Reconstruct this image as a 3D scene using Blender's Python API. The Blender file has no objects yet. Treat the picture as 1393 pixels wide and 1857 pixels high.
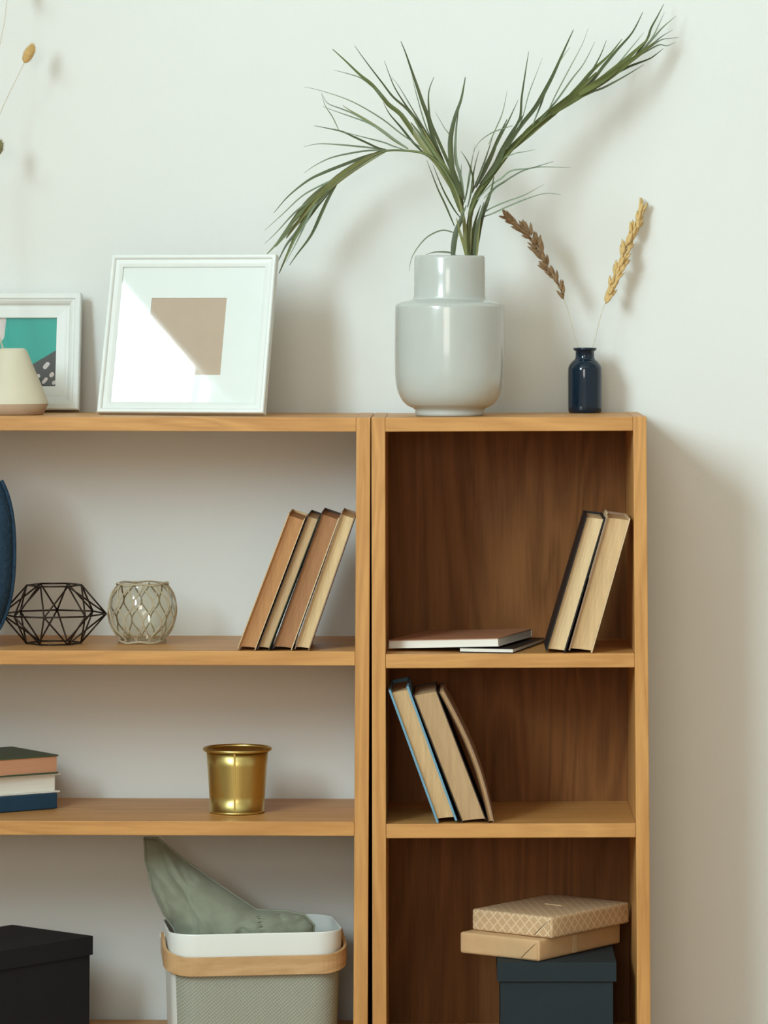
import bpy, bmesh, math, random
from mathutils import Vector, Matrix, noise as mnoise

S = bpy.context.scene
COL = S.collection
PI = math.pi

# ------------------------------------------------------------------ camera
cam = bpy.data.cameras.new('camera')
cam.sensor_fit = 'HORIZONTAL'
cam.sensor_width = 36.0
cam.lens = 191.274
cam.shift_x = -0.09943
cam.shift_y = -0.68619
cam.clip_start = 0.1
cam.clip_end = 60
camera = bpy.data.objects.new('camera', cam)
camera.location = (0.1296, -5.94, 1.2128)
camera.rotation_euler = (PI / 2 + 0.08, 0, 0)
COL.objects.link(camera)
S.camera = camera

# ------------------------------------------------------------------ world, lights, exposure
w = bpy.data.worlds.new('world')
S.world = w
w.use_nodes = True
bg = w.node_tree.nodes['Background']
bg.inputs['Color'].default_value = (1.0, 0.97, 0.86, 1)
bg.inputs['Strength'].default_value = 0.50

# daylight through two left wall windows, plus an added fill behind the camera
for loc, rot, sx, sy, watt, colr in (
        ((-1.79, -2.02, 2.70), (PI / 2, 0, -PI / 2), 0.60, 0.85, 22, (0.71, 0.91, 1.0)),
        ((-1.79, -3.42, 2.34), (PI / 2, 0, -PI / 2), 1.60, 1.36, 222, (0.71, 0.91, 1.0)),
        ((-0.70, -7.42, 1.75), (PI / 2, 0, 0), 1.60, 1.40, 52, (1.0, 0.94, 0.86))):  # added warm frontal fill that brightens the shelf bays
    la = bpy.data.lights.new('window_and_fill_light', 'AREA')
    la.shape = 'RECTANGLE'
    la.size = sx
    la.size_y = sy
    la.energy = watt
    la.color = colr
    lo = bpy.data.objects.new('window_and_fill_light', la)
    lo.location = loc
    lo.rotation_euler = rot
    COL.objects.link(lo)

vs = S.view_settings
vs.view_transform = 'Standard'
vs.look = 'None'
vs.gamma = 1.0
vs.use_curve_mapping = False
vs.exposure = 0.07


# ------------------------------------------------------------------ materials
def lin(c):
    return tuple(((v / 255) / 12.92 if v / 255 <= 0.04045 else ((v / 255 + 0.055) / 1.055) ** 2.4) for v in c)


class NT:
    def __init__(self, name):
        self.m = bpy.data.materials.new(name)
        self.m.use_nodes = True
        self.t = self.m.node_tree
        self.n = self.t.nodes
        self.b = self.n['Principled BSDF']

    def new(self, typ, **kw):
        nd = self.n.new(typ)
        for k, v in kw.items():
            if k in nd.inputs:
                nd.inputs[k].default_value = v
            else:
                setattr(nd, k, v)
        return nd

    def link(self, a, b):
        self.t.links.new(a, b)


def mat(name, rgb, rough=0.5, metal=0.0, spec=0.5, vary=0.0, vscale=20.0, stretch=(1, 1, 1), bump=0.0, bscale=200.0, coat=0.0, sheen=0.0):
    q = NT(name)
    c = lin(rgb)
    b = q.b
    b.inputs['Base Color'].default_value = (*c, 1)
    b.inputs['Roughness'].default_value = rough
    b.inputs['Metallic'].default_value = metal
    b.inputs['Specular IOR Level'].default_value = spec
    b.inputs['Coat Weight'].default_value = coat
    b.inputs['Coat Roughness'].default_value = 0.05
    b.inputs['Sheen Weight'].default_value = sheen
    tc = q.new('ShaderNodeTexCoord')
    mp = q.new('ShaderNodeMapping')
    mp.inputs['Scale'].default_value = stretch
    q.link(tc.outputs['Object'], mp.inputs['Vector'])
    if vary:
        nz = q.new('ShaderNodeTexNoise', Scale=vscale, Detail=5.0, Roughness=0.6)
        q.link(mp.outputs['Vector'], nz.inputs['Vector'])
        rp = q.new('ShaderNodeValToRGB')
        rp.color_ramp.elements[0].position = 0.3
        rp.color_ramp.elements[1].position = 0.7
        rp.color_ramp.elements[0].color = (*[v * (1 - vary) for v in c], 1)
        rp.color_ramp.elements[1].color = (*[min(1, v * (1 + vary)) for v in c], 1)
        q.link(nz.outputs['Fac'], rp.inputs['Fac'])
        q.link(rp.outputs['Color'], b.inputs['Base Color'])
    if bump:
        nb = q.new('ShaderNodeTexNoise', Scale=bscale, Detail=3.0)
        q.link(mp.outputs['Vector'], nb.inputs['Vector'])
        bp = q.new('ShaderNodeBump', Strength=bump, Distance=0.002)
        q.link(nb.outputs['Fac'], bp.inputs['Height'])
        q.link(bp.outputs['Normal'], b.inputs['Normal'])
    return q.m


def wood(name, dark, light, scale, wave_scale, rough=0.42, dist=6.0, spec=0.35):
    """oak veneer: streaky noise stretched along the grain plus broad cathedral bands"""
    q = NT(name)
    tc = q.new('ShaderNodeTexCoord')
    mp = q.new('ShaderNodeMapping')
    mp.inputs['Scale'].default_value = scale
    q.link(tc.outputs['Object'], mp.inputs['Vector'])
    n1 = q.new('ShaderNodeTexNoise', Scale=7.0, Detail=8.0, Roughness=0.65, Distortion=0.3)
    q.link(mp.outputs['Vector'], n1.inputs['Vector'])
    mp2 = q.new('ShaderNodeMapping')
    mp2.inputs['Scale'].default_value = wave_scale
    q.link(tc.outputs['Object'], mp2.inputs['Vector'])
    wv = q.new('ShaderNodeTexNoise', Scale=1.0, Detail=2.0, Distortion=1.2)
    q.link(mp2.outputs['Vector'], wv.inputs['Vector'])
    m1 = q.new('ShaderNodeMath', operation='MULTIPLY')
    m1.inputs[1].default_value = dist
    q.link(wv.outputs['Fac'], m1.inputs[0])
    m2 = q.new('ShaderNodeMath', operation='PINGPONG')
    m2.inputs[1].default_value = 0.5
    q.link(m1.outputs[0], m2.inputs[0])
    mx = q.new('ShaderNodeMath', operation='MULTIPLY_ADD')
    mx.inputs[1].default_value = 0.7
    q.link(m2.outputs[0], mx.inputs[0])
    m3 = q.new('ShaderNodeMath', operation='MULTIPLY')
    m3.inputs[1].default_value = 0.75
    q.link(n1.outputs['Fac'], m3.inputs[0])
    q.link(m3.outputs[0], mx.inputs[2])
    rp = q.new('ShaderNodeValToRGB')
    rp.color_ramp.elements[0].position = 0.28
    rp.color_ramp.elements[0].color = (*dark, 1)
    rp.color_ramp.elements[1].position = 0.75
    rp.color_ramp.elements[1].color = (*light, 1)
    q.link(mx.outputs[0], rp.inputs['Fac'])
    q.link(rp.outputs['Color'], q.b.inputs['Base Color'])
    q.b.inputs['Roughness'].default_value = rough
    q.b.inputs['Specular IOR Level'].default_value = spec
    bp = q.new('ShaderNodeBump', Strength=0.12, Distance=0.001)
    q.link(n1.outputs['Fac'], bp.inputs['Height'])
    q.link(bp.outputs['Normal'], q.b.inputs['Normal'])
    return q.m


OAK_D, OAK_L = (0.49, 0.225, 0.064), (0.64, 0.32, 0.100)
M = {}
M['oak_h'] = wood('oak_horizontal', OAK_D, OAK_L, (2, 34, 34), (1.5, 14, 14))
M['oak_v'] = wood('oak_vertical', OAK_D, OAK_L, (34, 34, 2), (14, 14, 1.5))
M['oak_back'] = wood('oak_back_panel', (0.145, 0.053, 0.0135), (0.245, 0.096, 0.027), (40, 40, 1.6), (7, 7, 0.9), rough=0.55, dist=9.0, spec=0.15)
M['wall'] = mat('painted_wall', (231, 231, 225), 0.9, spec=0.2, vary=0.012, vscale=3, bump=0.08, bscale=260)
M['ceiling'] = mat('painted_ceiling', (206, 202, 192), 0.9, spec=0.2, vary=0.01)
M['floor'] = wood('floor_boards', (0.30, 0.17, 0.08), (0.42, 0.26, 0.13), (3, 22, 22), (1, 6, 6))
M['white_wood'] = mat('white_painted_wood', (224, 226, 220), 0.45, vary=0.015, vscale=30, bump=0.05)
M['mat_board'] = mat('white_mat_board', (240, 240, 238), 0.9, spec=0.2, vary=0.008, vscale=60)
M['backing'] = mat('dark_backing_board', (52, 44, 36), 0.8, vary=0.1)
M['porcelain'] = mat('grey_white_glaze', (186, 188, 180), 0.22, vary=0.02, vscale=14, coat=0.4)
M['cream_clay'] = mat('cream_matt_clay', (212, 203, 178), 0.55, vary=0.03, vscale=25)
M['raw_clay'] = mat('bare_clay_band', (180, 152, 124), 0.85, vary=0.05, vscale=60, bump=0.2)
M['wire'] = mat('dark_bronze_wire', (52, 40, 32), 0.45, metal=0.6, vary=0.1)
M['cord'] = mat('beige_cord', (186, 170, 140), 0.85, vary=0.12, vscale=300, bump=0.3, bscale=900)
M['brass'] = mat('brushed_brass', (208, 186, 116), 0.33, metal=1.0, vary=0.08, vscale=8, stretch=(6, 6, 1), bump=0.02, bscale=60)
M['basket_white'] = mat('white_basket_metal', (236, 237, 230), 0.4, vary=0.01)
M['handle_wood'] = wood('bent_ash_handle', (0.54, 0.31, 0.135), (0.66, 0.41, 0.20), (6, 6, 40), (3, 3, 12), rough=0.45)
M['green_cloth'] = mat('sage_green_linen', (146, 150, 130), 0.95, spec=0.1, vary=0.10, vscale=35, bump=0.35, bscale=700, sheen=0.15)
M['denim'] = mat('dark_blue_denim', (46, 67, 86), 0.95, spec=0.1, vary=0.25, vscale=160, bump=0.4, bscale=900)
M['denim_thread'] = mat('grey_blue_stitching', (120, 140, 150), 0.9, vary=0.05)
M['black_card'] = mat('black_cardboard', (32, 32, 35), 0.75, spec=0.25, vary=0.06, vscale=30, bump=0.05)
M['navy_card'] = mat('slate_blue_cardboard', (42, 49, 52), 0.8, spec=0.2, vary=0.06, vscale=30, bump=0.05)
M['kraft'] = mat('kraft_paper', (208, 168, 122), 0.6, vary=0.06, vscale=22, bump=0.25, bscale=60)
M['kraft_tape'] = mat('shiny_kraft_tape', (212, 182, 140), 0.35, vary=0.04)
M['crease_shade'] = mat('painted_crease_shade', (92, 66, 44), 0.8, vary=0.05)  # dark tone painted in for the shade inside the parcel folds
M['leaf_green'] = mat('palm_green', (98, 106, 56), 0.5, vary=0.25, vscale=18, stretch=(1, 1, 1))
M['leaf_dark'] = mat('palm_dark_green', (76, 84, 50), 0.5, vary=0.25, vscale=18)
M['leaf_grey'] = mat('palm_grey_green', (118, 130, 104), 0.6, vary=0.2, vscale=18)
M['leaf_yellow'] = mat('palm_olive_yellow', (128, 128, 76), 0.5, vary=0.2, vscale=18)
M['grass_brown'] = mat('dry_brown_grass', (148, 118, 84), 0.9, vary=0.2, vscale=120)
M['grass_gold'] = mat('dry_golden_grass', (214, 180, 120), 0.9, vary=0.15, vscale=120)
M['dry_stem'] = mat('pale_dry_stem', (204, 196, 168), 0.9, vary=0.1, vscale=60)
M['tail_tan'] = mat('bunny_tail_tan', (206, 168, 104), 0.95, vary=0.15, vscale=120, sheen=0.3)
M['tail_green'] = mat('bunny_tail_olive', (134, 128, 84), 0.95, vary=0.15, vscale=120, sheen=0.3)


def pages(name, rgb, axis_scale, vary=0.13):
    return mat(name, rgb, 0.9, spec=0.15, vary=vary, vscale=6, stretch=axis_scale, bump=0.15, bscale=8)


def clear_glass(name, tint, refl_rough=0.02, ior=1.5):
    """thin clear pane: sees straight through, mirrors by the Fresnel law"""
    m = bpy.data.materials.new(name)
    m.use_nodes = True
    t = m.node_tree
    t.nodes.clear()
    out = t.nodes.new('ShaderNodeOutputMaterial')
    mix = t.nodes.new('ShaderNodeMixShader')
    lw = t.nodes.new('ShaderNodeLayerWeight')
    lw.inputs['Blend'].default_value = 0.5
    pw = t.nodes.new('ShaderNodeMath')
    pw.operation = 'POWER'
    pw.inputs[1].default_value = 5.0
    t.links.new(lw.outputs['Facing'], pw.inputs[0])
    fr = t.nodes.new('ShaderNodeMath')
    fr.operation = 'MULTIPLY_ADD'
    fr.inputs[1].default_value = 0.75
    fr.inputs[2].default_value = 0.045
    t.links.new(pw.outputs[0], fr.inputs[0])
    tr = t.nodes.new('ShaderNodeBsdfTransparent')
    tr.inputs['Color'].default_value = (*tint, 1)
    gl = t.nodes.new('ShaderNodeBsdfGlossy')
    gl.inputs['Roughness'].default_value = refl_rough
    t.links.new(fr.outputs[0], mix.inputs[0])
    t.links.new(tr.outputs[0], mix.inputs[1])
    t.links.new(gl.outputs[0], mix.inputs[2])
    t.links.new(mix.outputs[0], out.inputs['Surface'])
    return m


M['pane'] = clear_glass('clear_pane', (0.98, 0.99, 0.98))
M['votive_glass'] = clear_glass('clear_bowl_glass', (0.95, 0.94, 0.90), 0.03)
q = NT('navy_bottle_glass')
q.b.inputs['Base Color'].default_value = (0.012, 0.045, 0.085, 1)
q.b.inputs['Roughness'].default_value = 0.06
q.b.inputs['Transmission Weight'].default_value = 0.35
q.b.inputs['IOR'].default_value = 1.5
nz = q.new('ShaderNodeTexNoise', Scale=30.0)
rp = q.new('ShaderNodeValToRGB')
rp.color_ramp.elements[0].color = (0.003, 0.016, 0.034, 1)
rp.color_ramp.elements[1].color = (0.006, 0.028, 0.056, 1)
q.link(nz.outputs['Fac'], rp.inputs['Fac'])
q.link(rp.outputs['Color'], q.b.inputs['Base Color'])
M['navy_glass'] = q.m
# cloth of the added blind lets part of the daylight through
q = NT('added_blind_cloth')
q.b.inputs['Base Color'].default_value = (0.8, 0.79, 0.75, 1)
q.b.inputs['Roughness'].default_value = 0.9
tl = q.new('ShaderNodeBsdfTranslucent')
tl.inputs['Color'].default_value = (0.6, 0.59, 0.56, 1)
ms = q.new('ShaderNodeMixShader')
ms.inputs[0].default_value = 0.12
q.link(q.b.outputs[0], ms.inputs[1])
q.link(tl.outputs[0], ms.inputs[2])
q.link(ms.outputs[0], q.n['Material Output'].inputs['Surface'])
M['blind_cloth'] = q.m


# ------------------------------------------------------------------ helpers
def obj(name, verts, faces, m, parent=None, smooth=False, bevel=0.0, seg=2, mats=None, fmat=None):
    me = bpy.data.meshes.new(name)
    me.from_pydata([tuple(v) for v in verts], [], faces)
    bm = bmesh.new()
    bm.from_mesh(me)
    bmesh.ops.recalc_face_normals(bm, faces=bm.faces)
    if bevel:
        bmesh.ops.bevel(bm, geom=[e for e in bm.edges if len(e.link_faces) == 2 and e.calc_face_angle(0) > 0.5],
                        offset=bevel, segments=seg, profile=0.6, affect='EDGES', clamp_overlap=True)
    if smooth:
        for f in bm.faces:
            f.smooth = True
    bm.to_mesh(me)
    bm.free()
    for mm in (mats or [m]):
        me.materials.append(mm)
    if fmat:
        for p, k in zip(me.polygons, fmat):
            p.material_index = k
    o = bpy.data.objects.new(name, me)
    COL.objects.link(o)
    o.parent = parent
    return o


def thing(name, label, cat, loc=(0, 0, 0), rz=0.0, group=None, ry=0.0, rx=0.0):
    o = bpy.data.objects.new(name, None)
    o.empty_display_size = 0.02
    COL.objects.link(o)
    o.location = loc
    o.rotation_euler = (rx, ry, rz)
    return tag(o, label, cat, group)


def tag(o, label, cat, group=None):
    o['label'] = label
    o['category'] = cat
    if group:
        o['group'] = group
    return o


def structure(o):
    o['kind'] = 'structure'
    return o


BOXF = [(0, 3, 2, 1), (4, 5, 6, 7), (0, 1, 5, 4), (1, 2, 6, 5), (2, 3, 7, 6), (3, 0, 4, 7)]


def boxv(x0, x1, y0, y1, z0, z1):
    return [(x0, y0, z0), (x1, y0, z0), (x1, y1, z0), (x0, y1, z0), (x0, y0, z1), (x1, y0, z1), (x1, y1, z1), (x0, y1, z1)]


def box(name, x0, x1, y0, y1, z0, z1, m, parent=None, bevel=0.0, seg=2):
    return obj(name, boxv(x0, x1, y0, y1, z0, z1), BOXF, m, parent, bevel=bevel, seg=seg)


def lathe(name, prof, m, parent=None, n=64, close=False, smooth=True):
    """prof: (radius, z) points; radius 0 ends close the shape"""
    v, f, rings = [], [], []
    for r, z in prof:
        if r < 1e-6:
            rings.append([len(v)])
            v.append((0, 0, z))
        else:
            rings.append(list(range(len(v), len(v) + n)))
            v += [(r * math.cos(2 * PI * k / n), r * math.sin(2 * PI * k / n), z) for k in range(n)]
    pairs = list(zip(rings, rings[1:]))
    if close:
        pairs.append((rings[-1], rings[0]))
    for a, b in pairs:
        for k in range(n):
            k2 = (k + 1) % n
            if len(a) == 1 and len(b) == 1:
                continue
            if len(a) == 1:
                f.append((a[0], b[k2], b[k]))
            elif len(b) == 1:
                f.append((a[k], a[k2], b[0]))
            else:
                f.append((a[k], a[k2], b[k2], b[k]))
    o = obj(name, v, f, m, parent, smooth=smooth)
    return o


def smooth_prof(pts, sub=5, keep=()):
    """Catmull-Rom through (r,z) points"""
    out = []
    n = len(pts)
    for i in range(n - 1):
        p0, p1, p2, p3 = pts[max(i - 1, 0)], pts[i], pts[i + 1], pts[min(i + 2, n - 1)]
        for k in range(sub):
            t = k / sub
            out.append(tuple(0.5 * ((2 * p1[j]) + (-p0[j] + p2[j]) * t + (2 * p0[j] - 5 * p1[j] + 4 * p2[j] - p3[j]) * t * t
                                    + (-p0[j] + 3 * p1[j] - 3 * p2[j] + p3[j]) * t ** 3) for j in range(len(p1))))
    out.append(tuple(pts[-1]))
    return out


def tube_geo(pts, rad, n=8, cap=True):
    pts = [Vector(p) for p in pts]
    if not isinstance(rad, (list, tuple)):
        rad = [rad] * len(pts)
    v, f = [], []
    up = Vector((0.13, 0.91, 0.37)).normalized()
    for i, p in enumerate(pts):
        t = (pts[min(i + 1, len(pts) - 1)] - pts[max(i - 1, 0)]).normalized()
        a = up - t * up.dot(t)
        if a.length < 1e-4:
            a = Vector((1, 0, 0)) - t * t.x
        a.normalize()
        up = a
        b = t.cross(a)
        for k in range(n):
            an = 2 * PI * k / n
            v.append(p + (a * math.cos(an) + b * math.sin(an)) * rad[i])
    for i in range(len(pts) - 1):
        for k in range(n):
            k2 = (k + 1) % n
            f.append((i * n + k, i * n + k2, (i + 1) * n + k2, (i + 1) * n + k))
    if cap:
        f.append(tuple(range(n))[::-1])
        f.append(tuple(range((len(pts) - 1) * n, len(pts) * n)))
    return v, f


def tube(name, pts, rad, m, parent=None, n=8):
    v, f = tube_geo(pts, rad, n)
    return obj(name, v, f, m, parent, smooth=True)


def sub3(pts, loc):
    return [(p[0] - loc[0], p[1] - loc[1], p[2] - loc[2]) for p in pts]


# ------------------------------------------------------------------ the room
structure(box('wall_back', -1.95, 4.0, 0.300, 0.45, 0, 3.6, M['wall']))
structure(box('floor', -1.95, 4.0, -7.5, 0.45, -0.1, 0, M['floor']))
structure(box('ceiling', -1.95, 4.0, -7.5, 0.45, 3.6, 3.7, M['ceiling']))
structure(box('baseboard_back', -1.75, 4.0, 0.288, 0.300, 0, 0.09, M['white_wood'], bevel=0.002))
# left wall with two window openings
WZ0, WZ1 = 2.21, 3.19
Y0, Y1, Y2, Y3 = -1.70, -2.34, -2.58, -4.26
WZ2 = 1.60
wl = structure(box('wall_left', -1.95, -1.75, Y0, 0.30, 0, 3.6, M['wall']))
for a, b, c, d in ((-7.5, Y3, 0, 3.6), (Y2, Y1, 0, 3.6), (Y1, Y0, 0, WZ0), (Y1, Y0, WZ1, 3.6), (Y3, Y2, 0, WZ2), (Y3, Y2, WZ1, 3.6)):
    box('wall_section', -1.95, -1.75, a, b, c, d, M['wall'], wl)

wf_ = structure(box('wall_front', -1.95, -1.54, -7.65, -7.5, 0, 3.6, M['wall']))
for a, b, c, d in ((0.14, 1.0, 0, 3.6), (-1.54, 0.14, 0, 1.02), (-1.54, 0.14, 2.48, 3.6)):
    box('wall_section', a, b, -7.65, -7.5, c, d, M['wall'], wf_)


def window(name, axis, at_, a0, a1, z0, z1, sill_dir):
    wn = bpy.data.objects.new(name, None)
    COL.objects.link(wn)
    structure(wn)

    def bb(nm, a, b, c, d, t0, t1, m, bv=0.004):
        if axis == 'y':
            box(nm, at_ + t0, at_ + t1, a, b, c, d, m, wn, bevel=bv)
        else:
            box(nm, a, b, at_ + t0, at_ + t1, c, d, m, wn, bevel=bv)
    for a, b, c, d in ((a0, a0 + .04, z0, z1), (a1 - .04, a1, z0, z1), (a0 + .04, a1 - .04, z0, z0 + .04), (a0 + .04, a1 - .04, z1 - .04, z1)):
        bb('window_frame', a, b, c, d, -0.03, 0.03, M['white_wood'])
    bb('pane', a0 + .04, a1 - .04, z0 + .04, z1 - .04, -0.003, 0.003, M['pane'], 0)
    bb('window_sill', a0, a1, z0 - .03, z0, 0.03, 0.20 * sill_dir + 0.03, M['white_wood'], 0.003)
    return wn


w1 = window('window_1', 'y', -1.90, Y1, Y0, WZ0, WZ1, 1)
window('window_2', 'y', -1.90, Y3, Y2, WZ2, WZ1, 1)
window('added_fill_window', 'x', -7.60, -1.54, 0.14, 1.02, 2.48, 1)  # unseen window, added to go with the frontal fill light
# unseen blind, added to shape the window's reflection in the white frame's glass
box('added_blind', -1.712, -1.708, -2.36, -1.68, 2.735, 3.22, M['blind_cloth'], w1)
tube('added_blind_bar', [(-1.71, -2.36, 2.735), (-1.71, -1.68, 2.735)], 0.008, M['white_wood'], w1, 10)
tube('added_blind_roller', [(-1.71, -2.36, 3.24), (-1.71, -1.68, 3.24)], 0.022, M['white_wood'], w1, 14)

# ------------------------------------------------------------------ bookcases
ZL = [1.0607, 0.7255, 0.4832, 0.1555]     # shelf tops of the wide bookcase at its right end
ZN = [1.0607, 0.7216, 0.4800, 0.1530]     # shelf tops of the narrow one at its left end
TL, TN = 0.0030, -0.0035                  # both cases lean a little


def topL(i, x):
    return ZL[i] - TL * x


def topN(i, x):
    return ZN[i] - TN * x


TH = 0.0205
DEP = 0.28
wide = thing('bookcase', 'wide open oak bookcase with no back panel, the bare wall showing behind its shelves', 'bookcase', (-0.0037, 0, 0), ry=TL)
WL = -0.96
box('side_panel', -0.0205, 0, 0, DEP, 0.0, ZL[0], M['oak_v'], wide, bevel=0.0012)
box('side_panel', WL, WL + 0.0205, 0, DEP, 0.0, ZL[0], M['oak_v'], wide, bevel=0.0012)
for i, z in enumerate(ZL):
    nm = 'top_panel' if i == 0 else ('bottom_shelf' if i == 3 else 'shelf')
    box(nm, WL + 0.0207, -0.0207, 0.0006, DEP - 0.001, z - TH, z - 0.0003, M['oak_h'], wide, bevel=0.0010)
box('plinth', WL + 0.0207, -0.0207, 0.02, 0.036, 0.0, ZL[3] - TH - .0005, M['oak_h'], wide)

narrow = thing('bookcase', 'narrow oak bookcase with a brown wood back panel, right of the wide one', 'bookcase', (0.0044, 0, 0), ry=TN)
WN = 0.3985
box('side_panel', 0, 0.0200, 0, DEP, 0.0, ZN[0], M['oak_v'], narrow, bevel=0.0012)
box('side_panel', WN - 0.0195, WN, 0, DEP, 0.0, ZN[0], M['oak_v'], narrow, bevel=0.0016)
for i, z in enumerate(ZN):
    nm = 'top_panel' if i == 0 else ('bottom_shelf' if i == 3 else 'shelf')
    box(nm, 0.0202, WN - 0.0197, 0.0006, 0.2695, z - TH, z - 0.0003, M['oak_h'], narrow, bevel=0.0010)
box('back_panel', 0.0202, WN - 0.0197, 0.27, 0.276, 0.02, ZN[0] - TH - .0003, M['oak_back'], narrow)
box('plinth', 0.0202, WN - 0.0197, 0.02, 0.036, 0.0, ZN[3] - TH - .0005, M['oak_h'], narrow)


# ------------------------------------------------------------------ picture frames
def frame_rails(W, H, prof, m, parent):
    """four mitred rails; prof = (inset from the outer edge, height towards the viewer); local: x right, z up, -y viewer"""
    corners = [(-W / 2, 0, 1, 1), (W / 2, 0, -1, 1), (W / 2, H, -1, -1), (-W / 2, H, 1, -1)]
    n = len(prof)
    for k in range(4):
        v, f = [], []
        for (cx, cz, sx, sz) in (corners[k], corners[(k + 1) % 4]):
            for d, h in prof:
                v.append((cx + sx * d, -h, cz + sz * d))
        for i in range(n):
            j = (i + 1) % n
            f.append((i, j, n + j, n + i))
        f.append(tuple(range(n))[::-1])
        f.append(tuple(range(n, 2 * n)))
        obj('frame_rail', v, f, m, parent)


# white square frame: stands turned a little to the left and leans back
pr = (-0.1559, 0.0600, 1.0623)
pl_ = (-0.4045, 0.1170, 1.0639)
FW = math.hypot(pr[0] - pl_[0], 0.057)
yaw = -math.atan2(0.057, pr[0] - pl_[0])
base = ((pr[0] + pl_[0]) / 2, 0.0885, topL(0, (pr[0] + pl_[0]) / 2))
LEAN = 0.285
fr = thing('picture_frame', 'square white picture frame with a plain tan print, leaning at centre of the wide top', 'picture frame',
           (base[0], base[1], base[2] + 0.0015), rz=yaw, rx=-LEAN)
FH = 0.2425
frame_rails(FW, FH, [(0, -0.004), (0, 0.0095), (0.0013, 0.011), (0.0045, 0.011), (0.006, 0.0098), (0.0072, 0.0070), (0.013, 0.0058), (0.0175, 0.0040), (0.0175, -0.002), (0.012, -0.004)], M['white_wood'], fr)
IW = FW / 2 - 0.0165
# mat board with its window
mo, mi = (-IW, IW, 0.0165, FH - 0.0165), (-0.062, 0.054, 0.060, 0.178)
mv = [(mo[0], 0, mo[2]), (mo[1], 0, mo[2]), (mo[1], 0, mo[3]), (mo[0], 0, mo[3]), (mi[0], 0, mi[2]), (mi[1], 0, mi[2]), (mi[1], 0, mi[3]), (mi[0], 0, mi[3])]
mv = [(x, y - 0.0005, z) for x, y, z in mv] + [(x, y + 0.001, z) for x, y, z in mv]
mf = []
for k in range(4):
    j = (k + 1) % 4
    mf += [(k, j, 4 + j, 4 + k), (8 + k, 12 + k, 12 + j, 8 + j), (4 + k, 4 + j, 12 + j, 12 + k), (k, 8 + k, 8 + j, j)]
obj('mat_board', mv, mf, M['mat_board'], fr)
box('print', mi[0] - .006, mi[1] + .006, 0.0011, 0.0016, mi[2] - .006, mi[3] + .006, mat('tan_paper_print', (196, 170, 150), 0.8, vary=0.04, vscale=40), fr)
box('glass', -IW, IW, -0.0035, -0.0020, 0.0165, FH - 0.0165, M['pane'], fr)
box('backing_board', -IW, IW, 0.0018, 0.0036, 0.012, FH - 0.012, M['backing'], fr)
# easel strut behind
sv = boxv(-0.02, 0.02, 0.0, 0.003, 0.0, 0.158)
st = obj('easel_strut', sv, BOXF, M['backing'], fr)
st.location = (0, 0.004, 0.165)
st.rotation_euler = (-(PI - 0.50), 0, 0)

# teal print in a wider moulded white frame, at the left edge of the picture
tb = (-0.4462, 0.2500, 1.0643)
THH = 0.1790
TW = 0.1900
tx = -0.4449 - TW / 2
tf = thing('picture_frame', 'white moulded picture frame with a teal and charcoal print, behind the cream vase', 'picture frame',
           (tx, 0.246, topL(0, tx) + 0.0015), rx=-0.185)
frame_rails(TW, THH, [(0, -0.006), (0, 0.015), (0.002, 0.0165), (0.0085, 0.0165), (0.0105, 0.0145), (0.0125, 0.0140), (0.016, 0.0115), (0.0185, 0.0075), (0.021, 0.0070), (0.024, 0.0072), (0.0370, 0.0060), (0.0372, -0.001), (0.012, -0.006)], M['white_wood'], tf)
px0, px1, pz0, pz1 = -TW / 2 + 0.036, TW / 2 - 0.036, 0.036, THH - 0.032
MT = mat('teal_print_ink', (26, 170, 160), 0.7, vary=0.03, vscale=30)
MC = mat('charcoal_print_ink', (66, 70, 76), 0.7, vary=0.05, vscale=30)
MP = mat('pale_pink_print_ink', (226, 212, 212), 0.7, vary=0.02, vscale=30)
pt = box('print', px0, px1, 0.0, 0.0012, pz0, pz1, MT, tf)


def flat_shape(name, pts, m, parent, y0, th=0.0003):
    n = len(pts)
    v = [(x, y0, z) for x, z in pts] + [(x, y0 - th, z) for x, z in pts]
    f = [tuple(range(n)), tuple(range(n, 2 * n))[::-1]] + [(k, (k + 1) % n, n + (k + 1) % n, n + k) for k in range(n)]
    return obj(name, v, f, m, parent)


def pill(cx, cz, l, r, an, n=8):
    out = []
    for s in (1, -1):
        for k in range(n + 1):
            a = an + (PI / 2 if s < 0 else -PI / 2) + k * PI / n
            out.append((cx + s * l * math.cos(an) + r * math.cos(a), cz + s * l * math.sin(an) + r * math.sin(a)))
    return out


flat_shape('charcoal_shape', [(px1, pz0), (px1, pz0 + 0.058), (px1 - 0.095, pz0)], MC, pt, 0.0)
for (a, b, l, r, an) in ((-0.0158, 0.0335, 0.0030, 0.0032, 0.9), (-0.0072, 0.0195, 0.0012, 0.0030, 0.9), (-0.0175, 0.0105, 0.0032, 0.0025, 0.9), (-0.0035, 0.0075, 0.0010, 0.0025, 0.9), (-0.030, 0.016, 0.003, 0.003, 0.6), (-0.043, 0.010, 0.003, 0.003, 0.7)):
    flat_shape('pale_dash', pill(px1 + a, pz0 + b, l, r, an), MP, pt, -0.0003)
flat_shape('pale_shape', pill(px1 - 0.0905, pz1 - 0.019, 0.012, 0.011, 1.5), MP, pt, 0.0)
box('glass', px0 - .002, px1 + .002, -0.0042, -0.0030, pz0 - .002, pz1 + .002, M['pane'], tf)
box('backing_board', px0 - .01, px1 + .01, 0.0014, 0.0055, 0.012, THH - 0.012, M['backing'], tf)

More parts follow.
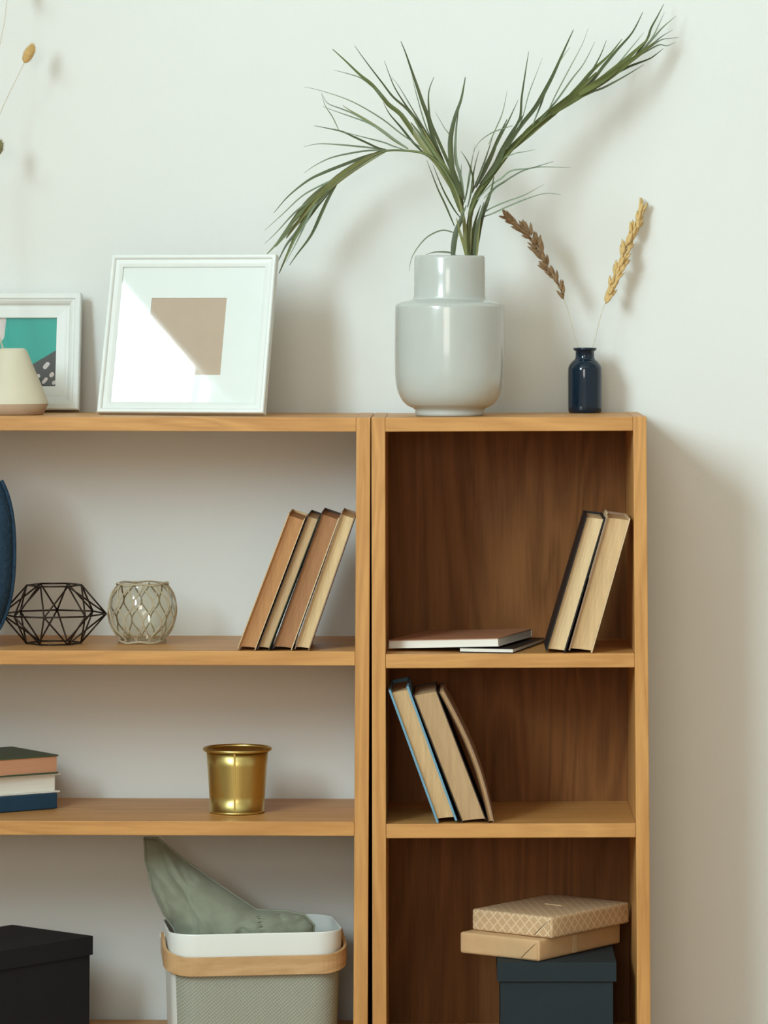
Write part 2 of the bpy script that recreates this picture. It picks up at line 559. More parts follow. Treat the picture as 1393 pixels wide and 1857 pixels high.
# ------------------------------------------------------------------ cream cone vase
cx, cy = -0.5327, 0.115
cvs = thing('cone_vase', 'cream cone shaped vase with a bare clay foot in front of the teal print', 'vase', (cx, cy, topL(0, cx)))
lathe('vase_body', [(0.0540, 0.0160), (0.0537, 0.0180)] + smooth_prof([(0.0525, 0.0210), (0.0440, 0.042), (0.0325, 0.068), (0.0230, 0.0905), (0.0195, 0.0955), (0.0172, 0.0972)], 6) + [(0.0164, 0.0966), (0.0172, 0.0935), (0.0195, 0.0880), (0.028, 0.070), (0.040, 0.042), (0.046, 0.022), (0.0, 0.020)], M['cream_clay'], cvs)
lathe('clay_foot', [(0, 0.0), (0.0455, 0.0), (0.0470, 0.0010), (0.0540, 0.0158), (0.0536, 0.0162), (0, 0.0162)], M['raw_clay'], cvs)

# ------------------------------------------------------------------ big white vase
vx, vy = 0.1138, 0.092
vz = topN(0, vx)
vs_ = thing('vase', 'large grey white glazed vase with a narrow cylinder neck, holding palm fronds', 'vase', (vx, vy, vz))
p = lambda px: px * 0.000812
prof = [(0, 0), (p(60), 0), (p(62), p(1.5)), (p(62.5), p(6)), (p(62), p(10))]
prof += smooth_prof([(p(66), p(13.5)), (p(80), p(21)), (p(92), p(38)), (p(98), p(62)), (p(99.5), p(95)), (p(99.5), p(150)), (p(99), p(192)), (p(97.5), p(199)), (p(93), p(203)), (p(84), p(206)), (p(72), p(208.5)), (p(66.5), p(211)), (p(65), p(217))], 6)
prof += [(p(64.5), p(250)), (p(64.2), p(284)), (p(63), p(288)), (p(61.5), p(289)), (p(60), p(287)), (p(59), p(280)), (p(59), p(212)), (p(92), p(196)), (p(94), p(80)), (p(70), p(20)), (0, p(14))]
lathe('vase_body', prof, M['porcelain'], vs_, n=96)


# ------------------------------------------------------------------ palm fronds
def leaf_geo(pts, wmax, twist, fold=0.25, tip_first=True):
    """narrow folded blade along pts (tip first), real thickness is that of a leaf"""
    P3 = smooth_prof([tuple(a) for a in pts], 4) if len(pts) > 2 else [tuple(a) for a in pts]
    P3 = [Vector(a) for a in P3]
    ll = [0.0]
    for i in range(1, len(P3)):
        ll.append(ll[-1] + (P3[i] - P3[i - 1]).length)
    v, f = [], []
    for i, pnt in enumerate(P3):
        t = (P3[min(i + 1, len(P3) - 1)] - P3[max(i - 1, 0)]).normalized()
        nrm = Vector((math.sin(twist) * 0.6, -1, 0.35 * math.cos(twist * 1.7))).normalized()
        side = t.cross(nrm)
        if side.length < 1e-4:
            side = t.cross(Vector((1, 0, 0)))
        side.normalize()
        nrm = side.cross(t).normalized()
        u = ll[i] / ll[-1]
        ww = wmax * (0.16 + 0.84 * min(1.0, u / 0.55) ** 0.9) * (1.0 if u < 0.8 else 1.0 - 0.45 * (u - 0.8) / 0.2) * 0.5
        v += [pnt + side * ww + nrm * ww * fold, pnt + nrm * 0.0002, pnt - side * ww + nrm * ww * fold, pnt - nrm * 0.0003]
    for i in range(len(P3) - 1):
        a, b = i * 4, i * 4 + 4
        for k in range(4):
            k2 = (k + 1) % 4
            f.append((a + k, a + k2, b + k2, b + k))
    return v, f


rng = random.Random(7)
LEAF = {'g': 'leaf_green', 'd': 'leaf_dark', 'k': 'leaf_grey', 'y': 'leaf_yellow'}


def frond(label, stem_pts, r0, r1, leaves, stem_mat='leaf_green'):
    loc = stem_pts[0]
    t = thing('palm_frond', label, 'palm frond', loc, group='palm fronds in the big vase')
    sp = smooth_prof(sub3(stem_pts, loc), 5)
    n = len(sp)
    tube('stem', sp, [r0 + (r1 - r0) * i / (n - 1) for i in range(n)], M[stem_mat], t, 7)
    for wd, col, pts in leaves:
        v, f = leaf_geo(sub3(pts, loc), wd * (0.00108 if wd > 4.2 else 0.00092), rng.uniform(-0.9, 0.9))
        obj('leaflet', v, f, M[LEAF[col]], t, smooth=False)
    return t


A_LEAVES = [
    (2.0, 'k', [(0.1997, 0.1600, 1.5434), (0.1929, 0.1447, 1.5105), (0.1830, 0.1327, 1.4861), (0.1714, 0.1200, 1.4609)]),
    (4.0, 'd', [(0.2161, 0.1500, 1.5289), (0.2011, 0.1378, 1.4962), (0.1886, 0.1285, 1.4719), (0.1804, 0.1221, 1.4553), (0.1631, 0.1100, 1.4246)]),
    (4.0, 'd', [(0.2323, 0.1800, 1.6034), (0.2263, 0.1662, 1.5661), (0.2211, 0.1533, 1.5315), (0.2192, 0.1433, 1.5047), (0.2134, 0.1376, 1.4904), (0.1926, 0.1200, 1.4478)]),
    (1.8, 'k', [(0.2532, 0.1900, 1.5941), (0.2421, 0.1738, 1.5649), (0.2319, 0.1585, 1.5376), (0.2233, 0.1406, 1.5045), (0.2157, 0.1300, 1.4860)]),
    (6.0, 'd', [(0.3001, 0.2000, 1.6372), (0.2830, 0.1843, 1.5995), (0.2702, 0.1722, 1.5706), (0.2601, 0.1635, 1.5502), (0.2416, 0.1490, 1.5173), (0.2191, 0.1349, 1.4886), (0.1992, 0.1200, 1.4560)]),
    (3.0, 'k', [(0.2953, 0.2100, 1.6120), (0.2765, 0.1928, 1.5843), (0.2594, 0.1722, 1.5482), (0.2500, 0.1577, 1.5218), (0.2373, 0.1400, 1.4905)]),
    (2.2, 'k', [(0.3235, 0.2300, 1.6418), (0.3138, 0.2167, 1.6158), (0.2974, 0.1997, 1.5847), (0.2744, 0.1757, 1.5410), (0.2599, 0.1594, 1.5112), (0.2473, 0.1500, 1.4967)]),
    (3.0, 'k', [(0.3334, 0.2300, 1.6208), (0.3161, 0.2105, 1.5870), (0.2972, 0.1943, 1.5619), (0.2701, 0.1701, 1.5241), (0.2432, 0.1500, 1.4967)]),
    (4.0, 'd', [(0.3513, 0.2400, 1.6240), (0.3407, 0.2242, 1.5979), (0.3233, 0.2049, 1.5683), (0.3045, 0.1890, 1.5475), (0.2825, 0.1700, 1.5225)]),
    (5.5, 'g', [(0.3752, 0.2500, 1.6264), (0.3569, 0.2331, 1.6026), (0.3302, 0.2122, 1.5771), (0.3088, 0.1934, 1.5519), (0.2808, 0.1700, 1.5225)]),
    (5.0, 'd', [(0.4076, 0.2600, 1.6683), (0.3909, 0.2438, 1.6360), (0.3676, 0.2278, 1.6090), (0.3461, 0.2126, 1.5830), (0.3255, 0.1974, 1.5563), (0.2976, 0.1800, 1.5304)]),
    (3.0, 'k', [(0.4092, 0.2600, 1.6371), (0.3882, 0.2429, 1.6116), (0.3631, 0.2226, 1.5819), (0.3374, 0.2051, 1.5609), (0.3162, 0.1900, 1.5417)]),
    (4.0, 'd', [(0.4401, 0.2700, 1.6817), (0.4302, 0.2590, 1.6623), (0.4196, 0.2478, 1.6430), (0.4123, 0.2373, 1.6238), (0.3922, 0.2200, 1.5968)]),
    (2.2, 'k', [(0.4399, 0.2500, 1.6675), (0.4293, 0.2405, 1.6442), (0.4188, 0.2325, 1.6252), (0.3964, 0.2200, 1.6001)]),
    (3.4, 'k', [(0.4585, 0.2700, 1.6631), (0.4383, 0.2541, 1.6451), (0.4234, 0.2407, 1.6282), (0.4006, 0.2200, 1.6018)]),
    (3.0, 'k', [(0.4534, 0.2700, 1.6420), (0.4341, 0.2551, 1.6292), (0.4192, 0.2421, 1.6158), (0.3922, 0.2200, 1.5951)]),
    (2.4, 'k', [(0.4634, 0.2700, 1.6302), (0.4477, 0.2588, 1.6278), (0.4320, 0.2474, 1.6237), (0.4006, 0.2200, 1.6001)]),
    (2.4, 'k', [(0.4575, 0.2700, 1.6235), (0.4443, 0.2588, 1.6168), (0.4295, 0.2473, 1.6169), (0.3989, 0.2200, 1.5984)]),
    (4.0, 'd', [(0.4385, 0.2600, 1.6127), (0.4193, 0.2451, 1.5975), (0.3977, 0.2306, 1.5882), (0.3830, 0.2207, 1.5818), (0.3539, 0.2000, 1.5656)]),
    (4.0, 'k', [(0.4086, 0.2500, 1.5877), (0.3776, 0.2303, 1.5681), (0.3459, 0.2107, 1.5504), (0.3256, 0.1988, 1.5422), (0.2951, 0.1800, 1.5263)]),
    (11.0, 'g', [(0.4243, 0.2250, 1.6205), (0.3918, 0.2104, 1.5953), (0.3579, 0.1951, 1.5694), (0.3158, 0.1771, 1.5427), (0.2656, 0.1550, 1.5085)]),
    (10.0, 'g', [(0.4145, 0.2300, 1.6259), (0.3921, 0.2167, 1.6041), (0.3707, 0.2042, 1.5841), (0.3427, 0.1884, 1.5607), (0.3073, 0.1700, 1.5374)]),
    (12.0, 'g', [(0.3348, 0.2000, 1.5731), (0.3077, 0.1848, 1.5464), (0.2758, 0.1676, 1.5182), (0.2407, 0.1489, 1.4885), (0.2075, 0.1300, 1.4564)]),
    (10.0, 'y', [(0.3431, 0.2000, 1.5589), (0.3161, 0.1880, 1.5416), (0.2825, 0.1731, 1.5210), (0.2491, 0.1576, 1.4971), (0.2159, 0.1400, 1.4650)]),
    (9.0, 'd', [(0.2243, 0.1500, 1.5066), (0.2085, 0.1384, 1.4822), (0.1944, 0.1263, 1.4555), (0.1803, 0.1133, 1.4263), (0.1598, 0.1000, 1.4006)]),
    (10.0, 'g', [(0.2533, 0.1600, 1.5022), (0.2283, 0.1464, 1.4801), (0.2034, 0.1313, 1.4532), (0.1828, 0.1171, 1.4256), (0.1581, 0.1000, 1.3924)]),
    (10.0, 'g', [(0.2142, 0.1400, 1.4618), (0.1911, 0.1268, 1.4366), (0.1729, 0.1149, 1.4117), (0.1549, 0.1024, 1.3852), (0.1434, 0.0900, 1.3555)]),
    (6.0, 'd', [(0.1992, 0.1200, 1.4986), (0.1852, 0.1142, 1.4689), (0.1762, 0.1098, 1.4458), (0.1639, 0.1046, 1.4195), (0.1516, 0.1000, 1.3965)]),
    (2.0, 'k', [(0.1483, 0.0800, 1.4447), (0.1573, 0.0853, 1.4628), (0.1761, 0.0914, 1.4769), (0.1941, 0.0964, 1.4836), (0.2072, 0.1000, 1.4879)]),
    (3.5, 'd', [(0.1778, 0.1000, 1.4732), (0.1696, 0.0970, 1.4469), (0.1622, 0.0945, 1.4257), (0.1549, 0.0923, 1.4068), (0.1467, 0.0900, 1.3881)]),
    (7.0, 'y', [(0.1869, 0.1200, 1.4380), (0.1729, 0.1132, 1.4149), (0.1582, 0.1064, 1.3926), (0.1467, 0.0995, 1.3680), (0.1410, 0.0900, 1.3312)]),
    (3.0, 'k', [(0.2917, 0.0600, 1.4244), (0.2675, 0.0648, 1.4254), (0.2457, 0.0690, 1.4256), (0.2287, 0.0724, 1.4233), (0.2044, 0.0772, 1.4202), (0.1906, 0.0806, 1.4097), (0.1727, 0.0848, 1.3977), (0.1548, 0.0900, 1.3783)]),
    (4.0, 'd', [(0.2663, 0.0500, 1.4330), (0.2422, 0.0554, 1.4259), (0.2195, 0.0604, 1.4188), (0.1937, 0.0668, 1.4036), (0.1759, 0.0715, 1.3900), (0.1653, 0.0768, 1.3674), (0.1572, 0.0819, 1.3448), (0.1532, 0.0900, 1.3068)]),
    (2.6, 'k', [(0.2773, 0.0400, 1.3842), (0.2541, 0.0492, 1.3861), (0.2284, 0.0597, 1.3791), (0.1986, 0.0723, 1.3673), (0.1759, 0.0820, 1.3570), (0.1564, 0.0900, 1.3507)]),
    (2.6, 'k', [(0.2523, 0.0400, 1.3995), (0.2251, 0.0547, 1.3846), (0.1969, 0.0687, 1.3745), (0.1727, 0.0810, 1.3643), (0.1565, 0.0900, 1.3539)]),
    (1.8, 'k', [(0.2414, 0.1000, 1.4528), (0.2259, 0.1033, 1.4496), (0.2113, 0.1064, 1.4473), (0.1950, 0.1100, 1.4409)]),
    (5.5, 'd', [(0.1792, 0.0800, 1.4154), (0.1759, 0.0817, 1.3943), (0.1694, 0.0834, 1.3733), (0.1621, 0.0850, 1.3538), (0.1572, 0.0868, 1.3311), (0.1507, 0.0900, 1.2906)]),
    (2.0, 'k', [(0.2105, 0.0500, 1.4128), (0.1920, 0.0645, 1.4035), (0.1783, 0.0762, 1.3942), (0.1646, 0.0900, 1.3799)]),
    (6.5, 'd', [(0.1645, 0.0700, 1.3745), (0.1588, 0.0725, 1.3535), (0.1548, 0.0745, 1.3374), (0.1499, 0.0800, 1.2905)]),
    (7.5, 'y', [(0.1516, 0.1000, 1.3867), (0.1451, 0.0957, 1.3597), (0.1426, 0.0913, 1.3312), (0.1410, 0.0850, 1.2905)]),
    (5.0, 'g', [(0.1599, 0.1200, 1.3710), (0.1517, 0.1137, 1.3463), (0.1475, 0.1080, 1.3234), (0.1459, 0.1000, 1.2907)]),
    (3.5, 'y', [(0.1596, 0.0600, 1.3500), (0.1563, 0.0679, 1.3267), (0.1547, 0.0746, 1.3066), (0.1531, 0.0800, 1.2905)]),
]
frond('longest palm frond in the white vase, reaching up to the right', [(0.1434, 0.0850, 1.2662), (0.1418, 0.0867, 1.2970), (0.1402, 0.0883, 1.3271), (0.1442, 0.0899, 1.3572), (0.1565, 0.0996, 1.3867), (0.1737, 0.1096, 1.4131), (0.1926, 0.1193, 1.4372), (0.2116, 0.1298, 1.4589), (0.2332, 0.1412, 1.4815), (0.2639, 0.1560, 1.5069), (0.2966, 0.1739, 1.5276), (0.3253, 0.1892, 1.5442), (0.3558, 0.2051, 1.5667), (0.3787, 0.2150, 1.5823), (0.4042, 0.2266, 1.6022), (0.4214, 0.2350, 1.6186)], 0.0030, 0.0008, A_LEAVES)

B_LEAVES = [
    (2.4, 'k', [(-0.1024, 0.1000, 1.5451), (-0.0845, 0.1018, 1.5419), (-0.0478, 0.1055, 1.5307), (-0.0201, 0.1085, 1.5185), (0.0150, 0.1124, 1.4974), (0.0420, 0.1158, 1.4763), (0.0780, 0.1200, 1.4519)]),
    (2.6, 'k', [(-0.0783, 0.1600, 1.5401), (-0.0690, 0.1537, 1.5241), (-0.0490, 0.1462, 1.5155), (-0.0307, 0.1393, 1.5078), (-0.0074, 0.1300, 1.4942)]),
    (3.0, 'k', [(-0.0770, 0.1700, 1.5200), (-0.0569, 0.1641, 1.5123), (-0.0278, 0.1556, 1.5019), (-0.0062, 0.1492, 1.4934), (0.0145, 0.1425, 1.4808), (0.0327, 0.1364, 1.4682), (0.0517, 0.1300, 1.4548)]),
    (4.6, 'y', [(-0.0467, 0.1800, 1.5222), (-0.0391, 0.1760, 1.5162), (-0.0123, 0.1629, 1.4998), (0.0144, 0.1492, 1.4811), (0.0310, 0.1404, 1.4683), (0.0517, 0.1300, 1.4548)]),
    (3.6, 'd', [(-0.0868, 0.1000, 1.4879), (-0.0478, 0.1102, 1.4802), (-0.0308, 0.1150, 1.4730), (-0.0113, 0.1205, 1.4642), (0.0067, 0.1255, 1.4562), (0.0238, 0.1300, 1.4523)]),
    (2.4, 'k', [(-0.0503, 0.1100, 1.4810), (-0.0202, 0.1161, 1.4731), (0.0149, 0.1232, 1.4643), (0.0296, 0.1263, 1.4587), (0.0476, 0.1300, 1.4531)]),
    (1.8, 'k', [(-0.0766, 0.1100, 1.5358), (-0.0708, 0.1100, 1.5178), (-0.0602, 0.1100, 1.5014), (-0.0503, 0.1100, 1.4810)]),
    (3.0, 'k', [(-0.1018, 0.0900, 1.4564), (-0.0809, 0.0970, 1.4608), (-0.0550, 0.1054, 1.4603), (-0.0112, 0.1197, 1.4568), (0.0205, 0.1300, 1.4531)]),
    (3.0, 'k', [(-0.1017, 0.0900, 1.4174), (-0.0840, 0.0965, 1.4298), (-0.0615, 0.1040, 1.4407), (-0.0339, 0.1126, 1.4475), (-0.0055, 0.1212, 1.4520), (0.0238, 0.1300, 1.4531)]),
    (4.5, 'd', [(-0.1468, 0.1200, 1.3595), (-0.1258, 0.1234, 1.3841), (-0.0973, 0.1273, 1.4072), (-0.0729, 0.1302, 1.4195), (-0.0378, 0.1342, 1.4336), (-0.0116, 0.1371, 1.4436), (0.0146, 0.1400, 1.4519)]),
    (3.0, 'k', [(-0.1606, 0.1200, 1.3334), (-0.1348, 0.1266, 1.3572), (-0.1081, 0.1336, 1.3828), (-0.0854, 0.1386, 1.3969), (-0.0561, 0.1447, 1.4110), (-0.0308, 0.1500, 1.4235)]),
    (3.0, 'k', [(-0.1610, 0.1300, 1.3140), (-0.1433, 0.1358, 1.3313), (-0.1175, 0.1448, 1.3601), (-0.0916, 0.1525, 1.3808), (-0.0656, 0.1600, 1.4000)]),
    (8.0, 'g', [(-0.1586, 0.1500, 1.2987), (-0.1439, 0.1500, 1.3143), (-0.1300, 0.1500, 1.3332), (-0.1005, 0.1500, 1.3726), (-0.0735, 0.1500, 1.3972), (-0.0456, 0.1500, 1.4153)]),
    (7.0, 'g', [(-0.1464, 0.1700, 1.3097), (-0.1274, 0.1677, 1.3319), (-0.1093, 0.1657, 1.3499), (-0.0887, 0.1633, 1.3746), (-0.0598, 0.1600, 1.4049)]),
    (6.0, 'd', [(-0.1442, 0.1600, 1.2841), (-0.1303, 0.1600, 1.3120), (-0.1148, 0.1600, 1.3317), (-0.0951, 0.1600, 1.3605), (-0.0623, 0.1600, 1.4033)]),
    (7.0, 'g', [(-0.1404, 0.1500, 1.2701), (-0.1266, 0.1500, 1.3020), (-0.1160, 0.1500, 1.3250), (-0.1005, 0.1500, 1.3496), (-0.0825, 0.1500, 1.3742), (-0.0554, 0.1500, 1.4062)]),
    (4.6, 'd', [(-0.1232, 0.1100, 1.2819), (-0.1129, 0.1153, 1.2974), (-0.0921, 0.1253, 1.3262), (-0.0770, 0.1357, 1.3599), (-0.0666, 0.1428, 1.3830), (-0.0538, 0.1500, 1.4054)]),
    (3.2, 'k', [(-0.1290, 0.1300, 1.2870), (-0.1169, 0.1339, 1.3100), (-0.1049, 0.1381, 1.3346), (-0.0912, 0.1431, 1.3650), (-0.0620, 0.1500, 1.3997)]),
    (10.0, 'y', [(-0.1304, 0.1600, 1.3227), (-0.0965, 0.1517, 1.3669), (-0.0635, 0.1446, 1.4011), (-0.0222, 0.1370, 1.4313), (0.0189, 0.1300, 1.4531)]),
    (9.0, 'g', [(-0.1177, 0.1700, 1.3476), (-0.0845, 0.1614, 1.3852), (-0.0539, 0.1544, 1.4121), (-0.0126, 0.1459, 1.4390), (0.0187, 0.1400, 1.4527)]),
    (9.0, 'g', [(-0.1087, 0.1500, 1.3389), (-0.0865, 0.1477, 1.3700), (-0.0618, 0.1453, 1.4012), (-0.0306, 0.1429, 1.4257), (0.0105, 0.1400, 1.4511)]),
    (6.5, 'g', [(-0.0601, 0.1000, 1.6016), (-0.0413, 0.1022, 1.5845), (-0.0201, 0.1048, 1.5642), (-0.0021, 0.1069, 1.5496), (0.0151, 0.1092, 1.5292), (0.0241, 0.1104, 1.5186), (0.0420, 0.1125, 1.5040), (0.0592, 0.1151, 1.4796), (0.0731, 0.1170, 1.4624), (0.0944, 0.1200, 1.4364)]),
    (2.6, 'k', [(-0.0584, 0.1000, 1.5705), (-0.0339, 0.1027, 1.5641), (-0.0160, 0.1047, 1.5576), (0.0069, 0.1078, 1.5390), (0.0191, 0.1100, 1.5227)]),
    (4.0, 'd', [(-0.0271, 0.0900, 1.6058), (-0.0076, 0.0947, 1.5791), (0.0136, 0.0996, 1.5516), (0.0299, 0.1034, 1.5306), (0.0503, 0.1073, 1.5127), (0.0699, 0.1117, 1.4884), (0.0821, 0.1148, 1.4705), (0.0993, 0.1200, 1.4380)]),
    (3.4, 'd', [(0.0164, 0.1200, 1.5856), (0.0238, 0.1187, 1.5650), (0.0329, 0.1173, 1.5436), (0.0502, 0.1154, 1.5164), (0.0682, 0.1136, 1.4918), (0.0977, 0.1100, 1.4376)]),
    (2.8, 'k', [(0.0268, 0.1400, 1.5621), (0.0359, 0.1371, 1.5512), (0.0500, 0.1316, 1.5279), (0.0665, 0.1249, 1.4997), (0.0821, 0.1186, 1.4732), (0.1010, 0.1100, 1.4360)]),
    (5.5, 'd', [(0.0416, 0.0800, 1.6117), (0.0489, 0.0830, 1.5940), (0.0578, 0.0873, 1.5681), (0.0668, 0.0916, 1.5422), (0.0733, 0.0948, 1.5227), (0.0822, 0.0988, 1.4984), (0.0888, 0.1031, 1.4717), (0.1059, 0.1100, 1.4311)]),
    (2.4, 'k', [(0.0574, 0.1200, 1.5675), (0.0608, 0.1186, 1.5486), (0.0665, 0.1170, 1.5272), (0.0756, 0.1146, 1.4959), (0.0838, 0.1130, 1.4746), (0.1010, 0.1100, 1.4376)]),
    (4.5, 'd', [(0.0906, 0.0700, 1.5581), (0.0832, 0.0742, 1.5372), (0.0832, 0.0792, 1.5114), (0.0864, 0.0829, 1.4920), (0.0986, 0.0889, 1.4629), (0.1117, 0.0951, 1.4330), (0.1198, 0.1000, 1.4087)]),
    (4.0, 'd', [(0.0147, 0.1300, 1.5246), (0.0238, 0.1281, 1.5072), (0.0419, 0.1255, 1.4858), (0.0591, 0.1229, 1.4643), (0.0805, 0.1200, 1.4429)]),
    (3.0, 'd', [(0.0796, 0.1300, 1.4384), (0.0953, 0.1135, 1.3969), (0.1076, 0.1027, 1.3705), (0.1207, 0.0900, 1.3393)]),
    (3.0, 'd', [(0.0887, 0.1200, 1.4315), (0.1043, 0.1059, 1.3926), (0.1198, 0.0952, 1.3646), (0.1288, 0.0900, 1.3523)]),
    (1.8, 'k', [(0.0922, 0.0800, 1.5081), (0.1060, 0.0865, 1.4840), (0.1149, 0.0905, 1.4695), (0.1206, 0.1000, 1.4291)]),
    (11.0, 'y', [(0.0370, 0.1200, 1.5076), (0.0584, 0.1153, 1.4804), (0.0814, 0.1102, 1.4507), (0.1010, 0.1061, 1.4277), (0.1223, 0.1000, 1.3884)]),
    (9.0, 'g', [(0.0560, 0.1100, 1.4932), (0.0765, 0.1057, 1.4669), (0.0978, 0.1009, 1.4373), (0.1157, 0.0961, 1.4045), (0.1304, 0.0900, 1.3604)]),
    (8.0, 'y', [(0.0733, 0.1000, 1.4846), (0.0913, 0.0974, 1.4518), (0.1076, 0.0950, 1.4224), (0.1223, 0.0926, 1.3914), (0.1329, 0.0900, 1.3555)]),
    (6.0, 'g', [(0.0561, 0.1000, 1.5067), (0.0766, 0.0974, 1.4714), (0.0978, 0.0950, 1.4403), (0.1158, 0.0928, 1.4109), (0.1288, 0.0900, 1.3702)]),
    (2.6, 'k', [(0.0548, 0.0300, 1.2722), (0.0579, 0.0383, 1.2899), (0.0666, 0.0469, 1.3061), (0.0811, 0.0569, 1.3225), (0.1012, 0.0673, 1.3323), (0.1174, 0.0748, 1.3301), (0.1272, 0.0800, 1.3245)]),
    (8.0, 'd', [(0.1385, 0.0700, 1.3697), (0.1320, 0.0710, 1.3535), (0.1247, 0.0723, 1.3341), (0.1207, 0.0735, 1.3147), (0.1182, 0.0750, 1.2888)]),
    (5.0, 'y', [(0.1239, 0.0600, 1.3508), (0.1288, 0.0648, 1.3307), (0.1353, 0.0698, 1.3106), (0.1401, 0.0750, 1.2888)]),
    (6.0, 'y', [(0.1255, 0.0800, 1.3862), (0.1320, 0.0813, 1.3618), (0.1361, 0.0825, 1.3391), (0.1385, 0.0850, 1.2905)]),
    (3.0, 'k', [(0.0786, 0.0600, 1.2967), (0.0932, 0.0664, 1.3008), (0.1134, 0.0751, 1.3001), (0.1239, 0.0800, 1.2953)]),
]
frond('palm frond in the white vase arching left and drooping over the white frame', [(0.1158, 0.0800, 1.2662), (0.1190, 0.0814, 1.2953), (0.1247, 0.0831, 1.3310), (0.1329, 0.0845, 1.3570), (0.1247, 0.0879, 1.3880), (0.1133, 0.0916, 1.4109), (0.0978, 0.0954, 1.4322), (0.0766, 0.0990, 1.4462), (0.0553, 0.1042, 1.4505), (0.0241, 0.1131, 1.4517), (0.0027, 0.1195, 1.4445), (-0.0237, 0.1283, 1.4285), (-0.0533, 0.1356, 1.4091), (-0.0789, 0.1426, 1.3830), (-0.1029, 0.1500, 1.3520)], 0.0031, 0.0008, B_LEAVES)

C_LEAVES = [
    (8.0, 'd', [(0.1369, 0.0500, 1.5569), (0.1312, 0.0567, 1.5257), (0.1223, 0.0623, 1.5000), (0.1158, 0.0687, 1.4702), (0.1158, 0.0741, 1.4444), (0.1182, 0.0788, 1.4218), (0.1272, 0.0842, 1.3976), (0.1329, 0.0900, 1.3702)]),
    (4.5, 'k', [(0.1280, 0.0600, 1.5169), (0.1239, 0.0669, 1.4847), (0.1223, 0.0737, 1.4533), (0.1239, 0.0782, 1.4324), (0.1304, 0.0832, 1.4098), (0.1353, 0.0900, 1.3783)]),
    (3.0, 'k', [(0.1312, 0.0800, 1.4308), (0.1304, 0.0849, 1.4099), (0.1329, 0.0900, 1.3881)]),
    (3.2, 'd', [(0.1304, 0.0700, 1.4491), (0.1410, 0.0762, 1.4323), (0.1483, 0.0837, 1.4098), (0.1475, 0.0900, 1.3897)]),
    (3.0, 'd', [(0.1467, 0.0800, 1.4284), (0.1394, 0.0869, 1.3904), (0.1353, 0.0900, 1.3734)]),
    (3.2, 'd', [(0.1573, 0.0800, 1.4512), (0.1499, 0.0835, 1.4220), (0.1451, 0.0876, 1.3872), (0.1402, 0.0900, 1.3669)]),
    (2.4, 'k', [(0.1515, 0.0700, 1.4589), (0.1467, 0.0766, 1.4356), (0.1426, 0.0825, 1.4147), (0.1386, 0.0900, 1.3881)]),
]
frond('short upright palm sprig at the middle of the white vase', [(0.1548, 0.0950, 1.2663), (0.1483, 0.0939, 1.2971), (0.1402, 0.0928, 1.3272), (0.1345, 0.0918, 1.3540), (0.1320, 0.0909, 1.3800), (0.1288, 0.0900, 1.4043)], 0.0026, 0.0010, C_LEAVES)

# ------------------------------------------------------------------ small blue bottle with two dried grasses
bx, by = 0.3173, 0.235
bz = topN(0, bx)
bt = thing('bottle', 'small dark blue glass bottle at the right end of the narrow top', 'bottle', (bx, by, bz))
p = lambda px: px * 0.00083
bp_ = [(0, 0), (p(28), 0), (p(30), p(2))] + smooth_prof([(p(31), p(8)), (p(31), p(40)), (p(31), p(74)), (p(29.5), p(84)), (p(24), p(92)), (p(18.5), p(97)), (p(17), p(102))], 5) + [(p(17), p(111)), (p(20.5), p(113)), (p(21.5), p(115.5)), (p(20.5), p(117.5)), (p(14), p(117.5)), (p(13.5), p(100)), (p(26), p(80)), (p(27.5), p(10)), (0, p(6))]
lathe('bottle_body', bp_, M['navy_glass'], bt, n=48)


def spikelet_mesh(name):
    v, f = [], []
    n = 6
    prof = [(0, 0), (0.5, 0.2), (0.62, 0.45), (0.4, 0.75), (0.0, 1.0)]
    idx = []
    for r, z in prof:
        if r == 0:
            idx.append([len(v)])
            v.append((0, 0, z))
        else:
            idx.append(list(range(len(v), len(v) + n)))
            v += [(0.24 * r * math.cos(2 * PI * k / n), 0.24 * r * math.sin(2 * PI * k / n), z) for k in range(n)]
    for a, b in zip(idx, idx[1:]):
        for k in range(n):
            k2 = (k + 1) % n
            if len(a) == 1:
                f.append((a[0], b[k2], b[k]))
            elif len(b) == 1:
                f.append((a[k], a[k2], b[0]))
            else:
                f.append((a[k], a[k2], b[k2], b[k]))
    me = bpy.data.meshes.new(name)
    me.from_pydata(v, [], f)
    for pg in me.polygons:
        pg.use_smooth = True
    return me


